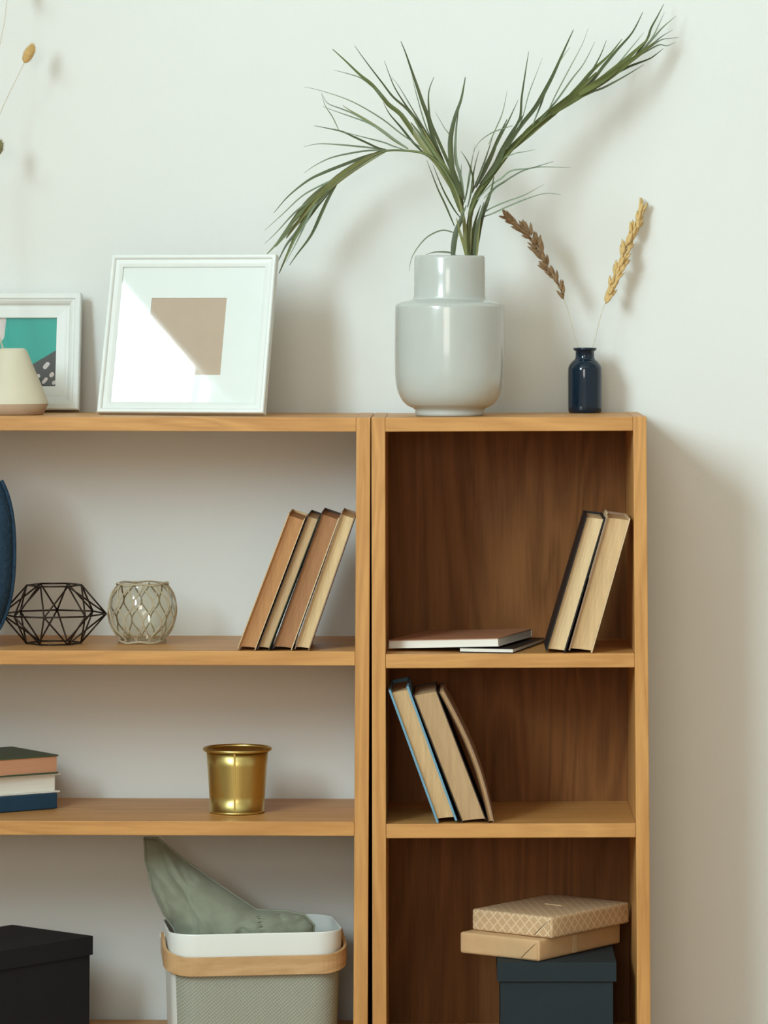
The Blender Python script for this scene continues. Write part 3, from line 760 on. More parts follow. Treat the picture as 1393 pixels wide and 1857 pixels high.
def dried_grass(label, pts, start, m, stem_m, n, size, seed, spread, gaps=()):
    loc = pts[0]
    t = thing('dried_grass', label, 'dried grass', loc, group='dried grasses in the blue bottle')
    sp = [Vector(a) for a in smooth_prof(sub3(pts, loc), 6)]
    tube('stem', sp, [0.0006 - 0.0003 * i / (len(sp) - 1) for i in range(len(sp))], M['dry_stem'], t, 6)
    me = spikelet_mesh('spikelet')
    me.materials.append(M[m])
    r = random.Random(seed)
    N = len(sp) - 1
    for k in range(n):
        u = start + (1 - start) * (k + 0.3 * r.random()) / n
        if any(a < u < b for a, b in gaps) and r.random() < 0.7:
            continue
        g = u * N
        i = min(int(g), N - 1)
        pos = sp[i].lerp(sp[i + 1], g - i)
        tan = (sp[i + 1] - sp[i]).normalized()
        an = r.uniform(0, 2 * PI)
        side = tan.orthogonal().normalized()
        side.rotate(Matrix.Rotation(an, 3, tan))
        body = 1 - abs((u - start) / (1 - start) - 0.45) * 0.9
        d = (tan + side * spread * r.uniform(0.4, 1.3) * (0.4 + body)).normalized()
        o = bpy.data.objects.new('spikelet', me)
        COL.objects.link(o)
        o.parent = t
        o.location = pos + side * 0.0015 * body
        o.rotation_mode = 'QUATERNION'
        o.rotation_quaternion = d.to_track_quat('Z', 'Y')
        s = size * r.uniform(0.75, 1.2) * (0.75 + 0.5 * body)
        o.scale = (s, s, s)
    return t


dried_grass('brown dried grass head in the blue bottle bending left', [(0.3148, 0.2350, 1.1019), (0.3090, 0.2334, 1.1515), (0.3008, 0.2325, 1.1805), (0.2924, 0.2287, 1.2128), (0.2799, 0.2224, 1.2459), (0.2565, 0.2138, 1.2889), (0.2382, 0.2079, 1.3219), (0.2199, 0.2038, 1.3400), (0.2000, 0.2000, 1.3540)], 0.45, 'grass_brown', 'grass_gold', 105, 0.0160, 3, 0.50, gaps=((0.50, 0.53), (0.72, 0.76)))
dried_grass('pale golden dried grass head in the blue bottle leaning right', [(0.3214, 0.2350, 1.1019), (0.3275, 0.2377, 1.1515), (0.3351, 0.2393, 1.1805), (0.3437, 0.2449, 1.2145), (0.3557, 0.2520, 1.2427), (0.3695, 0.2607, 1.2778), (0.3859, 0.2711, 1.3180), (0.3981, 0.2786, 1.3466), (0.4068, 0.2850, 1.3719)], 0.42, 'grass_gold', 'grass_gold', 120, 0.0165, 5, 0.40, gaps=((0.73, 0.76),))


# ------------------------------------------------------------------ bunny-tail grasses in the cone vase
def bunny_tail(label, pts, m, L, R, seed):
    loc = pts[0]
    t = thing('bunny_tail_grass', label, 'dried grass', loc, group='bunny tail grasses in the cream vase')
    sp = [Vector(a) for a in smooth_prof(sub3(pts, loc), 6)]
    tube('stem', sp, 0.0005, M['dry_stem'], t, 6)
    d = (sp[-1] - sp[-4]).normalized()
    qv = d.to_track_quat('Z', 'Y')
    v, f = [], []
    n, k = 18, 12
    for i in range(k + 1):
        a = PI * i / k
        for j in range(n):
            b = 2 * PI * j / n
            rr = 1 + 0.10 * mnoise.noise(Vector((i * 0.9, j * 0.9, seed)))
            q3 = Vector((R * math.sin(a) * math.cos(b) * rr, R * math.sin(a) * math.sin(b) * rr, L / 2 - L / 2 * math.cos(a)))
            v.append(sp[-1] + qv @ q3)
    for i in range(k):
        for j in range(n):
            j2 = (j + 1) % n
            f.append((i * n + j, i * n + j2, (i + 1) * n + j2, (i + 1) * n + j))
    h = obj('seed_head', v, f, M[m], t, smooth=True)
    r = random.Random(seed)
    hv, hf = [], []
    for s in range(260):
        a, b = math.acos(1 - 2 * r.random()), r.uniform(0, 2 * PI)
        nrm = Vector((math.sin(a) * math.cos(b), math.sin(a) * math.sin(b), -math.cos(a) * 0.4 + 0.9)).normalized()
        p0 = Vector((R * 0.95 * math.sin(a) * math.cos(b), R * 0.95 * math.sin(a) * math.sin(b), L / 2 - L / 2 * math.cos(a)))
        p1 = p0 + nrm * 0.0042
        e = nrm.orthogonal().normalized() * 0.00018
        base_i = len(hv)
        hv += [sp[-1] + qv @ x for x in (p0 + e, p0 - e, p1)]
        hf.append((base_i, base_i + 1, base_i + 2))
    hh = obj('bristles', hv, hf, M[m], h)
    hh['kind'] = 'stuff'
    return t


bunny_tail('tan bunny tail grass head at top left, highest one in view', [(-0.5373, 0.1130, 1.1268), (-0.5478, 0.1168, 1.1608), (-0.5756, 0.1252, 1.2340), (-0.5926, 0.1506, 1.3324), (-0.5835, 0.1909, 1.4448), (-0.5635, 0.1994, 1.5098), (-0.5478, 0.2044, 1.5467), (-0.5288, 0.2100, 1.5878)], 'tail_tan', 0.0315, 0.0075, 1)
bunny_tail('olive bunny tail grass cut by the left edge of the picture', [(-0.5349, 0.1060, 1.1269), (-0.5455, 0.1106, 1.1608), (-0.5733, 0.1203, 1.2299), (-0.5902, 0.1600, 1.3161), (-0.5847, 0.1781, 1.3824), (-0.5693, 0.1900, 1.4464)], 'tail_green', 0.026, 0.0085, 2)
bunny_tail('bunny tail grass whose thin stem leaves the picture at top left', [(-0.5350, 0.1220, 1.1266), (-0.5471, 0.1254, 1.1599), (-0.5735, 0.1343, 1.2503), (-0.5849, 0.1513, 1.3816), (-0.5787, 0.1721, 1.5143), (-0.5632, 0.1879, 1.6147), (-0.5574, 0.1932, 1.6484), (-0.5536, 0.2000, 1.6922)], 'tail_tan', 0.030, 0.0080, 3)


# ------------------------------------------------------------------ books
def book(label, group, loc, W, H, Dp, shear, sb, st_, cover, page, tc=0.0014, over=0.0025, rz=0.0, spine=None, sag=0.0, name='book', side_covers=(True, True), page_mats=None):
    """upright book leaning sideways; local x thickness, y depth (0 = fore edge), z height"""
    t = thing(name, label, 'book', loc, rz, group)

    def mp(x, y, z):
        u = max(0.0, min(1.0, z / H))
        zz = z - (x * sb if sb > 0 else -(W - x) * -sb * -1) * (1 - u) - (x - W / 2) * st_ * u
        if sb > 0:
            zz = z + (W - x) * sb * (1 - u) - (x - W / 2) * st_ * u
        else:
            zz = z + x * (-sb) * (1 - u) - (x - W / 2) * st_ * u
        return (x + zz * shear + sag * math.sin(PI * u), y, zz)

    def slab(nm, x0, x1, y0, y1, z0, z1, m, nz=8, concave=0.0, bev=0.0):
        v, f = [], []
        ny = 5 if concave else 1
        ring = []
        if concave:
            prof = [(x0 + (x1 - x0) * i / ny, y0 + concave * math.sin(PI * i / ny)) for i in range(ny + 1)] + [(x1, y1), (x0, y1)]
        else:
            prof = [(x0, y0), (x1, y0), (x1, y1), (x0, y1)]
        n = len(prof)
        for k in range(nz + 1):
            z = z0 + (z1 - z0) * k / nz
            v += [mp(x, y, z) for x, y in prof]
        for k in range(nz):
            for i in range(n):
                j = (i + 1) % n
                f.append((k * n + i, k * n + j, (k + 1) * n + j, (k + 1) * n + i))
        f.append(tuple(range(n))[::-1])
        f.append(tuple(range(nz * n, nz * n + n)))
        return obj(nm, v, f, m, t)

    slab('page_block', tc, W - tc, over, Dp - tc, over, H - over, page, concave=0.0040)
    if side_covers[0]:
        slab('cover', 0, tc * 0.95, 0, Dp, 0, H, cover[0])
    if side_covers[1]:
        slab('cover', W - tc * 0.95, W, 0, Dp, 0, H, cover[1])
    slab('spine', 0, W, Dp - tc * 0.95, Dp + 0.001, 0, H, spine or cover[0])
    return t


vert = (26, 26, 0.6)
PG = {
    'brown': pages('aged_brown_page_edges', (182, 132, 88), vert),
    'tan': pages('tan_page_edges', (190, 157, 118), vert),
    'rust': pages('rust_brown_page_edges', (164, 118, 82), vert),
    'cream': pages('cream_page_edges', (210, 180, 136), vert),
    'pale': pages('pale_page_edges', (214, 184, 142), vert, 0.08),
    'buff': pages('buff_page_edges', (206, 172, 128), vert),
    'white': mat('white_page_edges', (232, 226, 214), 0.9, spec=0.15, vary=0.06, vscale=6, stretch=(0.6, 0.6, 60)),
    'salmon': mat('salmon_page_edges', (204, 150, 116), 0.9, spec=0.15, vary=0.10, vscale=6, stretch=(0.6, 0.6, 60)),
}


def cover(name, rgb, rough=0.55):
    return mat(name, rgb, rough, spec=0.3, vary=0.06, vscale=40, bump=0.05)


CV = {
    'kraft': cover('tan_card_cover', (206, 172, 128)),
    'olive': cover('dark_olive_cover', (58, 58, 40)),
    'darkbrown': cover('dark_brown_cover', (58, 42, 30)),
    'cream': cover('cream_card_cover', (214, 186, 146)),
    'black': cover('black_cover', (30, 26, 26)),
    'blue': cover('light_blue_cover', (112, 156, 178)),
    'grey': cover('worn_grey_brown_cover', (150, 120, 96)),
    'green': cover('dark_green_cover', (70, 84, 62)),
    'navy': cover('navy_cover', (30, 62, 84)),
    'white': cover('off_white_cover', (226, 220, 208)),
    'tan': cover('tan_glossy_cover', (168, 114, 82), 0.6),
}
GL = 'four old books leaning right on the wide bookcase'
for (lab, x0, x1, lean, H, cvs2, pg, y0) in (
        ('brown edged old book, outermost left of the four leaning on the wide bookcase', -0.1933, -0.1663, 0.0727, 0.1920, ('kraft', 'kraft'), 'brown', 0.008),
        ('tan edged old book second from left of the four leaning together', -0.1643, -0.1464, 0.0727, 0.1920, ('darkbrown', 'olive'), 'tan', 0.007),
        ('rust brown edged old book second from the side panel among the four leaning', -0.1424, -0.1138, 0.0699, 0.1935, ('darkbrown', 'cream'), 'rust', 0.008),
        ('cream edged old book resting its top on the wide bookcase side panel', -0.1106, -0.0887, 0.0672, 0.1943, ('grey', 'grey'), 'cream', 0.006)):
    book(lab, GL, (x0, y0, topL(1, x0) + 0.0006), x1 - x0, H, 0.135, lean / H, 0.08, 0.30,
         (CV[cvs2[0]], CV[cvs2[1]]), PG[pg], tc=0.0016, over=0.003)

GR = 'two pale books leaning right on the narrow bookcase'
for (lab, x0, x1, lean, H, cvs2, pg, y0) in (
        ('pale paged book with a black cover, leaning beside the flat notebooks', 0.2521, 0.2807, 0.0590, 0.1951, ('black', 'black'), 'pale', 0.004),
        ('thicker pale paged book leaning its top on the right side panel', 0.2847, 0.3197, 0.0565, 0.1943, ('grey', 'cream'), 'buff', 0.002)):
    bk_r = book(lab, GR, (x0, y0, topN(1, x0) + 0.0006), x1 - x0, H, 0.15, lean / H, 0.10, 0.12,
         (CV[cvs2[0]], CV[cvs2[1]]), PG[pg], tc=0.0022, over=0.003)

sh_ = lean / H
v = [(-0.0007 + zz * sh_ + dx_, yy, zz) for zz in (0.55 * H, H + 0.0065) for yy in (0.002, 0.10) for dx_ in (0.0, 0.0005)]
obj('loose_flyleaf', v, [(0, 1, 3, 2), (4, 6, 7, 5), (0, 4, 5, 1), (1, 5, 7, 3), (3, 7, 6, 2), (2, 6, 4, 0)], CV['cream'], bk_r)

GB = 'books leaning left on the middle shelf of the narrow bookcase'
for (lab, x0, x1, lean, H, cvs2, pg, y0, Dp) in (
        ('light blue hardback leaning left against the middle panel', 0.0955, 0.1264, -0.0705, 0.1912, ('blue', 'blue'), 'buff', 0.004, 0.16),
        ('thick tan paged old book leaning on the light blue hardback', 0.1320, 0.1684, -0.0719, 0.1849, ('darkbrown', 'darkbrown'), 'tan', 0.006, 0.14)):
    book(lab, GB, (x0, y0, topN(2, x1) + 0.0006), x1 - x0, H, Dp, lean / H, -0.10, -0.18,
         (CV[cvs2[0]], CV[cvs2[1]]), PG[pg], tc=0.0034 if cvs2[0] == 'blue' else 0.0016, over=0.005 if cvs2[0] == 'blue' else 0.002)
x0 = 0.1700
book('thin warped tan booklet, rightmost of the books leaning left', GB, (x0, 0.006, topN(2, x0) + 0.0003), 0.0085, (1491 - 1254) * 0.00079, 0.13,
     -0.387, -0.1, -0.25, (CV['darkbrown'], CV['grey']), PG['tan'], tc=0.0012, over=0.0015, sag=0.0095)


def flat_book(label, cat, loc, rz, W, D, T, cover_top, cover_bot, page, group=None, tc=0.0016, over=0.003, spine_side='back', tilt=(0, 0), name='book', spine=None):
    """lying book; local origin at its nearest (front right) corner, x to the left is negative, y to the back"""
    t = thing(name, label, cat, loc, rz, group, ry=tilt[1], rx=tilt[0])
    a = over
    x0, x1, y0, y1 = -W + a, -a, a, D - a
    if spine_side == 'left':
        x0 = -W + tc
    elif spine_side == 'front':
        y0 = tc
    elif spine_side == 'back':
        y1 = D - tc
    box('page_block', x0, x1, y0, y1, tc, T - tc, page, t)
    box('cover', -W, 0, 0, D, T - tc * .97, T, cover_top, t, bevel=0.0005)
    box('cover', -W, 0, 0, D, 0, tc * .97, cover_bot, t, bevel=0.0005)
    if spine_side == 'left':
        box('spine', -W - .0008, -W + tc * .97, 0, D, 0, T, spine or cover_bot, t, bevel=0.0006)
    elif spine_side == 'back':
        box('spine', -W, 0, D - tc * .97, D + .0008, 0, T, spine or cover_bot, t, bevel=0.0006)
    elif spine_side == 'front':
        box('spine', -W, 0, -0.0015, tc * .97, 0, T, spine or cover_bot, t, bevel=0.003)
    return t


# notebooks lying flat on the upper shelf of the narrow bookcase
nx = 0.2059
flat_book('black covered notebook lying flat under the tan covered book', 'notebook', (nx, 0.004, topN(1, nx) + 0.0002), -0.24, 0.080, 0.205, 0.0064, CV['black'], CV['black'], PG['white'], tc=0.0010, over=0.0008, spine_side='back', name='notebook')
tx2 = 0.1853
flat_book('tan covered book with white page edges lying on the black notebook', 'book', (tx2, 0.009, topN(1, tx2) + 0.0094), -0.28, 0.168, 0.185, 0.0120, CV['tan'], CV['white'], PG['white'], tc=0.0010, over=0.0015, spine_side='back', tilt=(0, -0.040))

# stack of three books on the wide bookcase, middle shelf
sx = -0.4643
sz = topL(2, sx)
GS = 'stack of three flat books'
SR = math.radians(35)
flat_book('dark blue book at the bottom of the three book stack', 'book', (sx, 0.143, sz + 0.0006), SR, 0.155, 0.145, 0.0225, CV['navy'], CV['navy'], PG['white'], GS, tc=0.0022, over=0.002, spine_side='front')
sx2 = -0.4600
flat_book('off white book in the middle of the three book stack', 'book', (sx2, 0.148, sz + 0.0234), SR - 0.03, 0.155, 0.14, 0.0275, CV['white'], CV['white'], PG['white'], GS, tc=0.0022, over=0.006)
flat_book('green covered book with salmon page edges on top of the stack', 'book', (sx + 0.002, 0.143, sz + 0.0514), SR, 0.15, 0.14, 0.0270, CV['green'], CV['green'], PG['salmon'], GS, tc=0.0022, over=0.002)

# ------------------------------------------------------------------ geometric wire ornament
gx, gy = -0.4684, 0.118
gz = topL(1, gx)
ge = thing('wire_ornament', 'dark geometric wire ornament of open triangles beside the net covered bowl', 'ornament', (gx, gy, gz))
TOPR = [(0.0400, a) for a in (8, 68, 128, 188, 248, 308)]
wr = 0.0013
zt, zm, zb = 0.0855, 0.0435, wr


def ring_pt(r, a, z):
    return Vector((r * math.cos(math.radians(a)), r * math.sin(math.radians(a)), z))


Tp = [ring_pt(0.0400, 6 + 60 * k, zt) for k in range(6)]
Bp = [ring_pt(0.0400, 6 + 60 * k, zb) for k in range(6)]
MA = [2, 47, 92, 136, 182, 227, 265, 312]
Mp = [ring_pt(0.0768, a, zm) for a in MA]
edges = []
for k in range(6):
    j = (k + 1) % 6
    edges += [(Tp[k], Tp[j]), (Bp[k], Bp[j])]
for k in range(8):
    edges.append((Mp[k], Mp[(k + 1) % 8]))
    near = sorted(range(6), key=lambda q_: (Tp[q_].xy - Mp[k].xy).length)[:2]
    for q_ in near:
        edges += [(Mp[k], Tp[q_]), (Mp[k], Bp[q_])]
for a, b in edges:
    tube('wire', [a, b], wr, M['wire'], ge, 7)
for P_ in Tp + Bp + Mp:
    v, f = tube_geo([P_ - Vector((0, 0, .001)), P_ + Vector((0, 0, .001))], 0.0015, 7)
    obj('solder_joint', v, f, M['wire'], ge)

# ------------------------------------------------------------------ net covered glass bowl
hx, hy = -0.3397, 0.135
nv = thing('candle_bowl', 'round clear glass candle bowl wrapped in a beige cord net', 'candle holder', (hx, hy, topL(1, hx) + 0.0015))
R_ = 0.0500


def bowl_r(z):
    zc, hh = 0.0465, 0.0515
    return R_ * max(0.05, 1 - abs((z - zc) / hh) ** 2.3) ** 0.5


prof = [(0, 0.0)] + [(0.030, 0.0), (0.0335, 0.0015)] + [(bowl_r(z) - 0.0012, z) for z in [0.006 + 0.004 * k for k in range(20)]]
rt = bowl_r(0.082) - 0.0012
prof += [(rt - 0.0005, 0.0855), (rt - 0.002, 0.087), (rt - 0.0035, 0.0855)] + [(bowl_r(z) - 0.0040, z) for z in [0.080 - 0.004 * k for k in range(19)]] + [(0.028, 0.0035), (0, 0.003)]
lathe('glass_bowl', prof, M['votive_glass'], nv, n=56)
NS = 11
for k in range(NS):
    for sgn in (1, -1):
        pts = []
        for i in range(25):
            u = i / 24
            z = 0.086 - 0.084 * u
            zig = 0.5 - 0.5 * math.cos(2 * PI * 1.5 * u)
            a = 2 * PI * k / NS + 0.25 + sgn * (PI / NS) * (zig if u < 1 else 1) + 0.05 * mnoise.noise(Vector((k * 3.1, u * 3, sgn)))
            r = (bowl_r(z) if z > 0.004 else 0.034) + 0.0003
            pts.append((r * math.cos(a), r * math.sin(a), z))
        tube('cord', pts, 0.00110, M['cord'], nv, 6)
for z, rr in ((0.0855, rt + 0.0012), (0.0015, 0.0345)):
    pts = [(rr * math.cos(2 * PI * k / 40), rr * math.sin(2 * PI * k / 40), z + 0.0012 * math.sin(k * 0.9)) for k in range(41)]
    tube('cord_ring', pts, 0.0014, M['cord'], nv, 6)

# ------------------------------------------------------------------ denim bag at the left edge
dx, dy = -0.5906, 0.050
dz0 = topL(1, dx)
dn = thing('denim_bag', 'dark blue denim bag with a stitched seam, cut off by the left picture edge', 'bag', (dx, dy, dz0))
A_, C_, T_ = 0.0705, 0.1350, 0.040
v, f = [], []
nu, nvv = 40, 24


def sgnpow(x, e):
    return math.copysign(abs(x) ** e, x)


for j in range(nvv + 1):
    b = -PI / 2 + PI * j / nvv
    for i in range(nu):
        a = 2 * PI * i / nu
        # flattened pouch: outline in x-z, thickness in y
        x = A_ * sgnpow(math.cos(a), 0.8) * math.cos(b) ** 0.8
        z = C_ * sgnpow(math.sin(a), 0.85) * math.cos(b) ** 0.8 + C_
        y = T_ * sgnpow(math.sin(b), 0.9)
        wv_ = 0.004 * mnoise.noise(Vector((x * 22, y * 22, z * 14)))
        v.append((x + wv_, y + wv_, max(0.0, z)))
for j in range(nvv):
    for i in range(nu):
        i2 = (i + 1) % nu
        f.append((j * nu + i, j * nu + i2, (j + 1) * nu + i2, (j + 1) * nu + i))
obj('bag_body', v, f, M['denim'], dn, smooth=True)
sm = []
for k in range(61):
    a = -1.35 + 2.2 * k / 60
    sm.append((A_ * sgnpow(math.cos(a), 0.8) * 1.005, -0.004, max(0.004, C_ * sgnpow(math.sin(a), 0.85) + C_)))
tube('seam', sm, 0.0032, M['denim'], dn, 8)
me_s = None
for k in range(4, 52, 2):
    a, b = Vector(sm[k]), Vector(sm[k + 1])
    o_ = Vector((-0.0045, -0.0070, 0))
    tube('stitch', [a + o_, a.lerp(b, 0.75) + o_], 0.0006, M['denim_thread'], dn, 5)

# ------------------------------------------------------------------ brass pot
qx, qy = -0.1971, 0.107
pt_ = thing('plant_pot', 'empty brass coloured metal pot with a rolled rim on the middle shelf', 'pot', (qx, qy, topL(2, qx)))
p = lambda px: px * 0.000795
lathe('pot_body', [(0, 0.001), (p(48), 0.001), (p(50), 0.0), (p(51), p(2.5)), (p(49.5), p(5))] + [(p(49.5 + 7.5 * t), p(5 + 109 * t)) for t in (0, .25, .5, .75, 1)] + [(p(56), p(114)), (p(48), p(8)), (0, p(7))], M['brass'], pt_, n=72)
lathe('rolled_rim', [(p(57 + 3.4 + 3.4 * math.cos(a)), p(115 + 3.4 * math.sin(a))) for a in [2 * PI * k / 12 for k in range(12)]], M['brass'], pt_, n=72, close=True)
sa = math.radians(-92)
v = []
for t in (0.0, 1.0):
    r = p(49.6 + 7.4 * t)
    z = p(6 + 106 * t)
    for da, dr in ((-0.035, 0.0), (-0.030, 0.0007), (0.030, 0.0007), (0.035, 0.0)):
        v.append(((r + dr) * math.cos(sa + da), (r + dr) * math.sin(sa + da), z))
obj('side_seam', v, [(0, 1, 5, 4), (1, 2, 6, 5), (2, 3, 7, 6), (0, 4, 7, 3), (0, 3, 2, 1), (4, 5, 6, 7)], M['brass'], pt_)

# ------------------------------------------------------------------ black lidded box
kx, ky = -0.4077, 0.120
kz = topL(3, kx)
kt = 0.3029 - kz
kb = thing('storage_box', 'black cardboard box with a lid on the lowest shelf, left of the white basket', 'box', (kx, ky, kz + 0.0007), rz=math.radians(50))
LW, LD = 0.215, 0.170
box('box_body', -LW + .003, -0.003, 0.003, LD - .003, 0, kt - 0.002, M['black_card'], kb, bevel=0.001)
LH = 0.027
t_ = 0.0015
v = boxv(-LW, 0, 0, LD, kt - LH, kt) + boxv(-LW + t_, -t_, t_, LD - t_, kt - LH, kt - t_)
f = [(4, 5, 6, 7), (12, 15, 14, 13)]
for a, b in ((0, 1), (1, 2), (2, 3), (3, 0)):
    f += [(a, b, b + 4, a + 4), (8 + a, 12 + a, 12 + b, 8 + b), (a, 8 + a, 8 + b, b)]
obj('lid', v, f, M['black_card'], kb)

# ------------------------------------------------------------------ slate box with two wrapped parcels
ex0, ex1 = 0.1825, 0.3532
ez = topN(3, ex0)
et = 0.2830 - ez
eb = thing('storage_box', 'slate blue cardboard box with a lid under the two wrapped parcels', 'box', ((ex0 + ex1) / 2, 0.004, ez + 0.0006))
hw = (ex1 - ex0) / 2
box('box_body', -hw + .0045, hw - .0045, 0.004, 0.205, 0, et - 0.002, M['navy_card'], eb, bevel=0.001)
v = boxv(-hw, hw, 0, 0.209, et - LH, et) + boxv(-hw + t_, hw - t_, t_, 0.209 - t_, et - LH, et - t_)
obj('lid', v, f, M['navy_card'], eb)


def diamond_mat(name, base_c, line_c, top=False):
    q = NT(name)
    tc = q.new('ShaderNodeTexCoord')
    sep = q.new('ShaderNodeSeparateXYZ')
    q.link(tc.outputs['Object'], sep.inputs[0])
    u = q.new('ShaderNodeMath', operation='ADD')
    q.link(sep.outputs['X'], u.inputs[0])
    if top:
        u.inputs[1].default_value = 0.0
        vv = sep.outputs['Y']
    else:
        q.link(sep.outputs['Y'], u.inputs[1])
        vv = sep.outputs['Z']
    lines = []
    for op in ('ADD', 'SUBTRACT'):
        a = q.new('ShaderNodeMath', operation=op)
        q.link(u.outputs[0], a.inputs[0])
        q.link(vv, a.inputs[1])
        b = q.new('ShaderNodeMath', operation='MULTIPLY')
        b.inputs[1].default_value = 62.0
        q.link(a.outputs[0], b.inputs[0])
        c = q.new('ShaderNodeMath', operation='PINGPONG')
        c.inputs[1].default_value = 0.5
        q.link(b.outputs[0], c.inputs[0])
        d = q.new('ShaderNodeMath', operation='LESS_THAN')
        d.inputs[1].default_value = 0.085
        q.link(c.outputs[0], d.inputs[0])
        lines.append(d)
    mxx = q.new('ShaderNodeMath', operation='MAXIMUM')
    q.link(lines[0].outputs[0], mxx.inputs[0])
    q.link(lines[1].outputs[0], mxx.inputs[1])
    mc = q.new('ShaderNodeMix', data_type='RGBA')
    q.link(mxx.outputs[0], mc.inputs['Factor'])
    mc.inputs['A'].default_value = (*lin(base_c), 1)
    mc.inputs['B'].default_value = (*lin(line_c), 1)
    q.link(mc.outputs['Result'], q.b.inputs['Base Color'])
    q.b.inputs['Roughness'].default_value = 0.6
    return q.m


M['diamond'] = diamond_mat('diamond_print_paper', (202, 166, 126), (224, 196, 158))
M['diamond_top'] = diamond_mat('diamond_print_paper_top', (202, 166, 126), (224, 196, 158), True)


def parcel(label, corner, z, rz, W, D, T, m_side, m_top):
    """near corner at the origin: W runs to the left, D to the back right"""
    t = thing('parcel', label, 'parcel', (corner[0], corner[1], z), rz, 'wrapped parcels on the slate box')
    nx_, ny_ = 14, 18
    bm = bmesh.new()
    vs2 = [bm.verts.new(c) for c in boxv(-W, 0, 0, D, 0, T)]
    for fc in BOXF:
        bm.faces.new([vs2[i] for i in fc])
    bmesh.ops.recalc_face_normals(bm, faces=bm.faces)
    bmesh.ops.bevel(bm, geom=list(bm.edges), offset=0.0035, segments=3, profile=0.5, affect='EDGES')
    bmesh.ops.subdivide_edges(bm, edges=[e for e in bm.edges if e.calc_length() > 0.02], cuts=6, use_grid_fill=True)
    for vv in bm.verts:
        n_ = mnoise.noise(vv.co * 30 + Vector((T * 300, 2, 1)))
        if vv.co.z > 0.002:
            vv.co += Vector((n_ * 0.0009, -n_ * 0.0009, n_ * 0.0007))
    me = bpy.data.meshes.new('wrapping')
    bm.normal_update()
    for fc in bm.faces:
        fc.smooth = True
        fc.material_index = 1 if fc.normal.z > 0.75 else 0
    bm.to_mesh(me)
    bm.free()
    me.materials.append(m_side)
    me.materials.append(m_top)
    o = bpy.data.objects.new('wrapping', me)
    COL.objects.link(o)
    o.parent = t
    # folded end flap on the left-facing end, and a dark sheet painting the shade in its fold
    flv = [(-0.003, -0.0006, 0.003), (-0.003, -0.0006, T - 0.004), (-0.030, -0.0006, 0.003)]
    flv = flv + [(x, y - 0.0008, zz) for x, y, zz in flv]
    obj('paper_flap', flv, [(0, 1, 2), (5, 4, 3), (0, 3, 4, 1), (1, 4, 5, 2), (2, 5, 3, 0)], m_side, t)
    crv = [(-0.0045, -0.0015, T - 0.004), (-0.0075, -0.0015, T - 0.007), (-0.030, -0.0015, 0.003), (-0.031, -0.0015, 0.0035), (-0.010, -0.0015, T * 0.72)]
    crv = crv + [(x, y - 0.0003, zz) for x, y, zz in crv]
    n = 5
    obj('crease_shade', crv, [tuple(range(n)), tuple(range(n, 2 * n))[::-1]] + [(k, (k + 1) % n, n + (k + 1) % n, n + k) for k in range(n)], M['crease_shade'], t)
    return t


pc = (0.2427, 0.0060, 0.2842)
PR = math.radians(-35.5)
pz = ez + et + 0.0010
lower = parcel('plain kraft paper parcel lying on the slate box, lower of two', pc, pz, PR, 0.140, 0.213, 0.0305, M['kraft'], M['kraft'])
box('tape', 0.0003, 0.0014, 0.085, 0.095, 0.0025, 0.0285, M['kraft_tape'], lower)
pc2 = (0.2611, 0.0140, 0.3196)
upper = parcel('diamond patterned paper parcel on top of the plain kraft parcel', pc2, pz + 0.0310, PR - 0.03, 0.144, 0.195, 0.0305, M['diamond'], M['diamond_top'])
box('tape', -0.085, -0.055, 0.10, 0.125, 0.0306, 0.0318, M['kraft_tape'], upper)

# ------------------------------------------------------------------ white basket with a bent wood handle
ox = -0.1752
oz = topL(3, ox)
BH = 0.3203 - oz
bk = thing('basket', 'white storage basket with grey mesh front and bent wooden handle', 'basket', (ox, 0.118, oz + 0.0006), rz=math.radians(8))
HX, HY, CR = 0.1265, 0.0905, 0.040


def rrect(hx, hy, r, n=8, flat=10):
    """rounded rectangle, counter-clockwise from the front left; returns points and whether each span is on a flat front/back"""
    pts = []
    for (cx_, cy_, a0) in ((-hx + r, -hy + r, PI), (hx - r, -hy + r, 1.5 * PI), (hx - r, hy - r, 0.0), (-hx + r, hy - r, 0.5 * PI)):
        for k in range(n + 1):
            a = a0 + (PI / 2) * k / n
            pts.append((cx_ + r * math.cos(a), cy_ + r * math.sin(a)))
        # straight run to the next corner
        nxt = {PI: (hx - r, -hy), 1.5 * PI: (hx, hy - r), 0.0: (-hx + r, hy), 0.5 * PI: (-hx, -hy + r)}[a0]
        lx, ly = pts[-1]
        for k in range(1, flat):
            pts.append((lx + (nxt[0] - lx) * k / flat, ly + (nxt[1] - ly) * k / flat))
    return pts


RN = len(rrect(1, 1, .1))
per = RN // 4          # points per quarter: 9 corner + 9 straight
levels = [(0.0, 0.88), (0.004, 0.915), (0.012, 0.94), (0.03, 0.95), (0.06, 0.958), (0.09, 0.968), (0.12, 0.978), (BH - 0.037, 0.985), (BH - 0.034, 0.993), (BH - 0.002, 1.0), (BH, 0.998)]


def lvl(sc, inset=0.0):
    return rrect(HX * sc - inset, HY * (0.5 + 0.5 * sc) - inset, CR - inset * 0.5)


rings_o = [[(x, y, z) for x, y in lvl(sc)] for z, sc in levels]
rings_i = [[(x, y, max(z, 0.003)) for x, y in lvl(sc, 0.0022)] for z, sc in levels]
wv_, wf, gv, gf = [], [], [], []


def is_mesh(i, k):
    """0 = plain metal, 1 = front mesh panel, 2 = back mesh panel"""
    q_, s_ = divmod(i, per)
    if not 2 <= k <= 6:
        return 0
    if (q_ == 0 and s_ >= 3) or (q_ == 1 and s_ < 7):
        return 1
    if (q_ == 2 and s_ >= 4) or (q_ == 3 and s_ < 5):
        return 2
    return 0


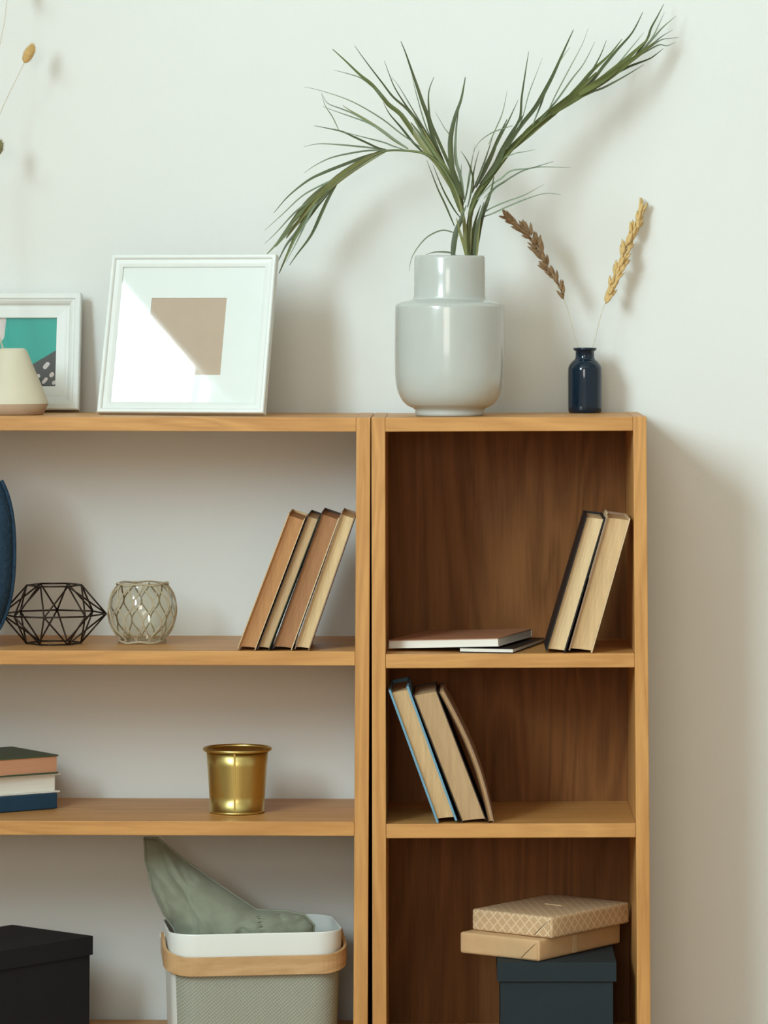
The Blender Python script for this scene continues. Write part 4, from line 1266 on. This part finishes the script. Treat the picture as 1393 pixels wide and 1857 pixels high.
def strip(rings, flag):
    v = [p_ for r in rings for p_ in r]
    ff = []
    for k in range(len(rings) - 1):
        for i in range(RN):
            if is_mesh(i, k) == flag:
                j = (i + 1) % RN
                ff.append((k * RN + i, k * RN + j, (k + 1) * RN + j, (k + 1) * RN + i))
    return v, ff


def shell(name, flag, m, extra_rim):
    vo, fo = strip(rings_o, flag)
    vi, fi = strip(rings_i, flag)
    n = len(vo)
    v = vo + vi
    ff = fo + [tuple(a + n for a in q_)[::-1] for q_ in fi]
    if extra_rim:
        top = (len(levels) - 1) * RN
        for i in range(RN):
            j = (i + 1) % RN
            ff.append((top + i, top + j, n + top + j, n + top + i))
        ff.append(tuple(range(RN))[::-1])
        ff.append(tuple(range(n, n + RN)))
    # drop unused vertices
    used = sorted({a for q_ in ff for a in q_})
    mpi = {a: b for b, a in enumerate(used)}
    return obj(name, [v[a] for a in used], [tuple(mpi[a] for a in q_) for q_ in ff], m, bk, smooth=True)


# fine diagonal perforation of the sheet metal is far below a pixel-sized piece: relief only
q = NT('grey_perforated_metal')
tc = q.new('ShaderNodeTexCoord')
mp_ = q.new('ShaderNodeMapping')
mp_.inputs['Rotation'].default_value = (0, 0.7, 0)
q.link(tc.outputs['Object'], mp_.inputs['Vector'])
wa = q.new('ShaderNodeTexWave', Scale=95.0, Distortion=0.4)
wa.bands_direction = 'X'
q.link(mp_.outputs['Vector'], wa.inputs['Vector'])
wb = q.new('ShaderNodeTexWave', Scale=75.0, Distortion=0.3)
wb.bands_direction = 'Z'
q.link(mp_.outputs['Vector'], wb.inputs['Vector'])
mm = q.new('ShaderNodeMath', operation='MULTIPLY')
q.link(wa.outputs['Fac'], mm.inputs[0])
q.link(wb.outputs['Fac'], mm.inputs[1])
rp = q.new('ShaderNodeValToRGB')
rp.color_ramp.elements[0].color = (*lin((150, 150, 134)), 1)
rp.color_ramp.elements[1].color = (*lin((186, 188, 172)), 1)
q.link(mm.outputs[0], rp.inputs['Fac'])
q.link(rp.outputs['Color'], q.b.inputs['Base Color'])
q.b.inputs['Roughness'].default_value = 0.6
bpn = q.new('ShaderNodeBump', Strength=0.25, Distance=0.001)
q.link(mm.outputs[0], bpn.inputs['Height'])
q.link(bpn.outputs['Normal'], q.b.inputs['Normal'])
M['perforated'] = q.m
shell('basket_shell', 0, M['basket_white'], True)
shell('mesh_panel', 1, M['perforated'], False)
shell('mesh_panel', 2, M['perforated'], False)
# handle: bent band swung down over the front, hinged on both short sides
outer = [rr for rr in rrect(HX + 0.0022, HY + 0.0030, CR + 0.002, n=10, flat=12)]
per2 = len(outer) // 4
start = 3 * per2 + 10 + 6        # middle of the left side
count = per2 * 2 + 10 + 6 - 10 - 5
idx = [(start + k) % len(outer) for k in range(per2 * 2 - 10 + 10 + 1)]
hv, hf = [], []
for k, i in enumerate(idx):
    x, y = outer[i]
    tdepth = max(0.0, min(1.0, (0.02 - y) / (HY + 0.02)))
    zc = BH - 0.018 - 0.027 * tdepth ** 1.1
    nrm = Vector((outer[(i + 1) % len(outer)][1] - outer[i - 1][1], -(outer[(i + 1) % len(outer)][0] - outer[i - 1][0]), 0)).normalized()
    for s_, o_ in ((-0.0135, 0), (0.0135, 0), (0.0135, 0.0045), (-0.0135, 0.0045)):
        hv.append((x + nrm.x * o_, y + nrm.y * o_, zc + s_))
for k in range(len(idx) - 1):
    for c in range(4):
        c2 = (c + 1) % 4
        hf.append((k * 4 + c, k * 4 + c2, (k + 1) * 4 + c2, (k + 1) * 4 + c))
hf.append((0, 1, 2, 3))
n = (len(idx) - 1) * 4
hf.append((n + 3, n + 2, n + 1, n))
hd = obj('handle', hv, hf, M['handle_wood'], bk, bevel=0.0008)
for sx_ in (-1, 1):
    ex = sx_ * (HX - 0.002)
    tube('pivot', [(ex, 0.022, BH - 0.018), (ex + sx_ * 0.0085, 0.022, BH - 0.018)], 0.004, M['basket_white'], bk, 12)

# ------------------------------------------------------------------ sage cushion stuffed in the basket
OUT = [(-0.3341, 0.1300, 0.4441), (-0.3146, 0.1292, 0.4434), (-0.2787, 0.1272, 0.4149), (-0.2380, 0.1251, 0.3865), (-0.1974, 0.1230, 0.3597), (-0.1682, 0.1215, 0.3409), (-0.1245, 0.1198, 0.3395), (-0.0987, 0.1193, 0.3340), (-0.0841, 0.1188, 0.3190), (-0.0856, 0.1183, 0.2976), (-0.1112, 0.1173, 0.2581), (-0.1482, 0.1164, 0.2345), (-0.2044, 0.1152, 0.2323), (-0.2528, 0.1150, 0.2427), (-0.2706, 0.1150, 0.2704), (-0.2821, 0.1150, 0.2981), (-0.2902, 0.1150, 0.3164), (-0.3049, 0.1150, 0.3370), (-0.3212, 0.1150, 0.3704), (-0.3311, 0.1150, 0.4134)]
CEN = (-0.2211, 0.1180, 0.3096)
cu = thing('cushion', 'sage green linen cushion pushed into the white basket, one corner sticking up', 'cushion', (CEN[0], CEN[1], CEN[2]))
ol = sub3(OUT, CEN)
# resample the outline
rs = []
for i in range(len(ol)):
    a, b = Vector(ol[i]), Vector(ol[(i + 1) % len(ol)])
    for k in range(5):
        rs.append(a.lerp(b, k / 5))
NR, NO = 26, len(rs)
for side, nm in ((-1, 'front'), (1, 'back')):
    pass
v, f = [], []
for side in (-1, 1):
    for j in range(NR + 1):
        t = 1 - j / NR
        for i in range(NO):
            q3 = rs[i] * t
            thick = 0.041 * (1 - t ** 2.6) ** 0.75
            wr_ = (0.007 * mnoise.noise(Vector((q3.x * 26, side * 3, q3.z * 14))) - 0.011 * max(0.0, 0.5 - abs(mnoise.noise(Vector(((q3.x + 0.45 * q3.z) * 30, side * 5 + 2, (q3.z - 0.2 * q3.x) * 9)))) * 5)
                   + 0.003 * mnoise.noise(Vector((q3.x * 70, side * 5, q3.z * 50))))
            v.append((q3.x, q3.y + side * (thick + (wr_ if 0.05 < t < 0.99 else 0)), q3.z))
for s_ in range(2):
    o_ = s_ * (NR + 1) * NO
    for j in range(NR):
        for i in range(NO):
            i2 = (i + 1) % NO
            q_ = (o_ + j * NO + i, o_ + j * NO + i2, o_ + (j + 1) * NO + i2, o_ + (j + 1) * NO + i)
            f.append(q_ if s_ == 0 else q_[::-1])
co = obj('cushion_cover', v, f, M['green_cloth'], cu, smooth=True)
bm = bmesh.new()
bm.from_mesh(co.data)
bmesh.ops.remove_doubles(bm, verts=bm.verts, dist=0.0004)
bmesh.ops.recalc_face_normals(bm, faces=bm.faces)
bm.to_mesh(co.data)
bm.free()
pip = [tuple(a) for a in rs] + [tuple(rs[0])]
tube('piping', pip, 0.0016, M['green_cloth'], cu, 6)
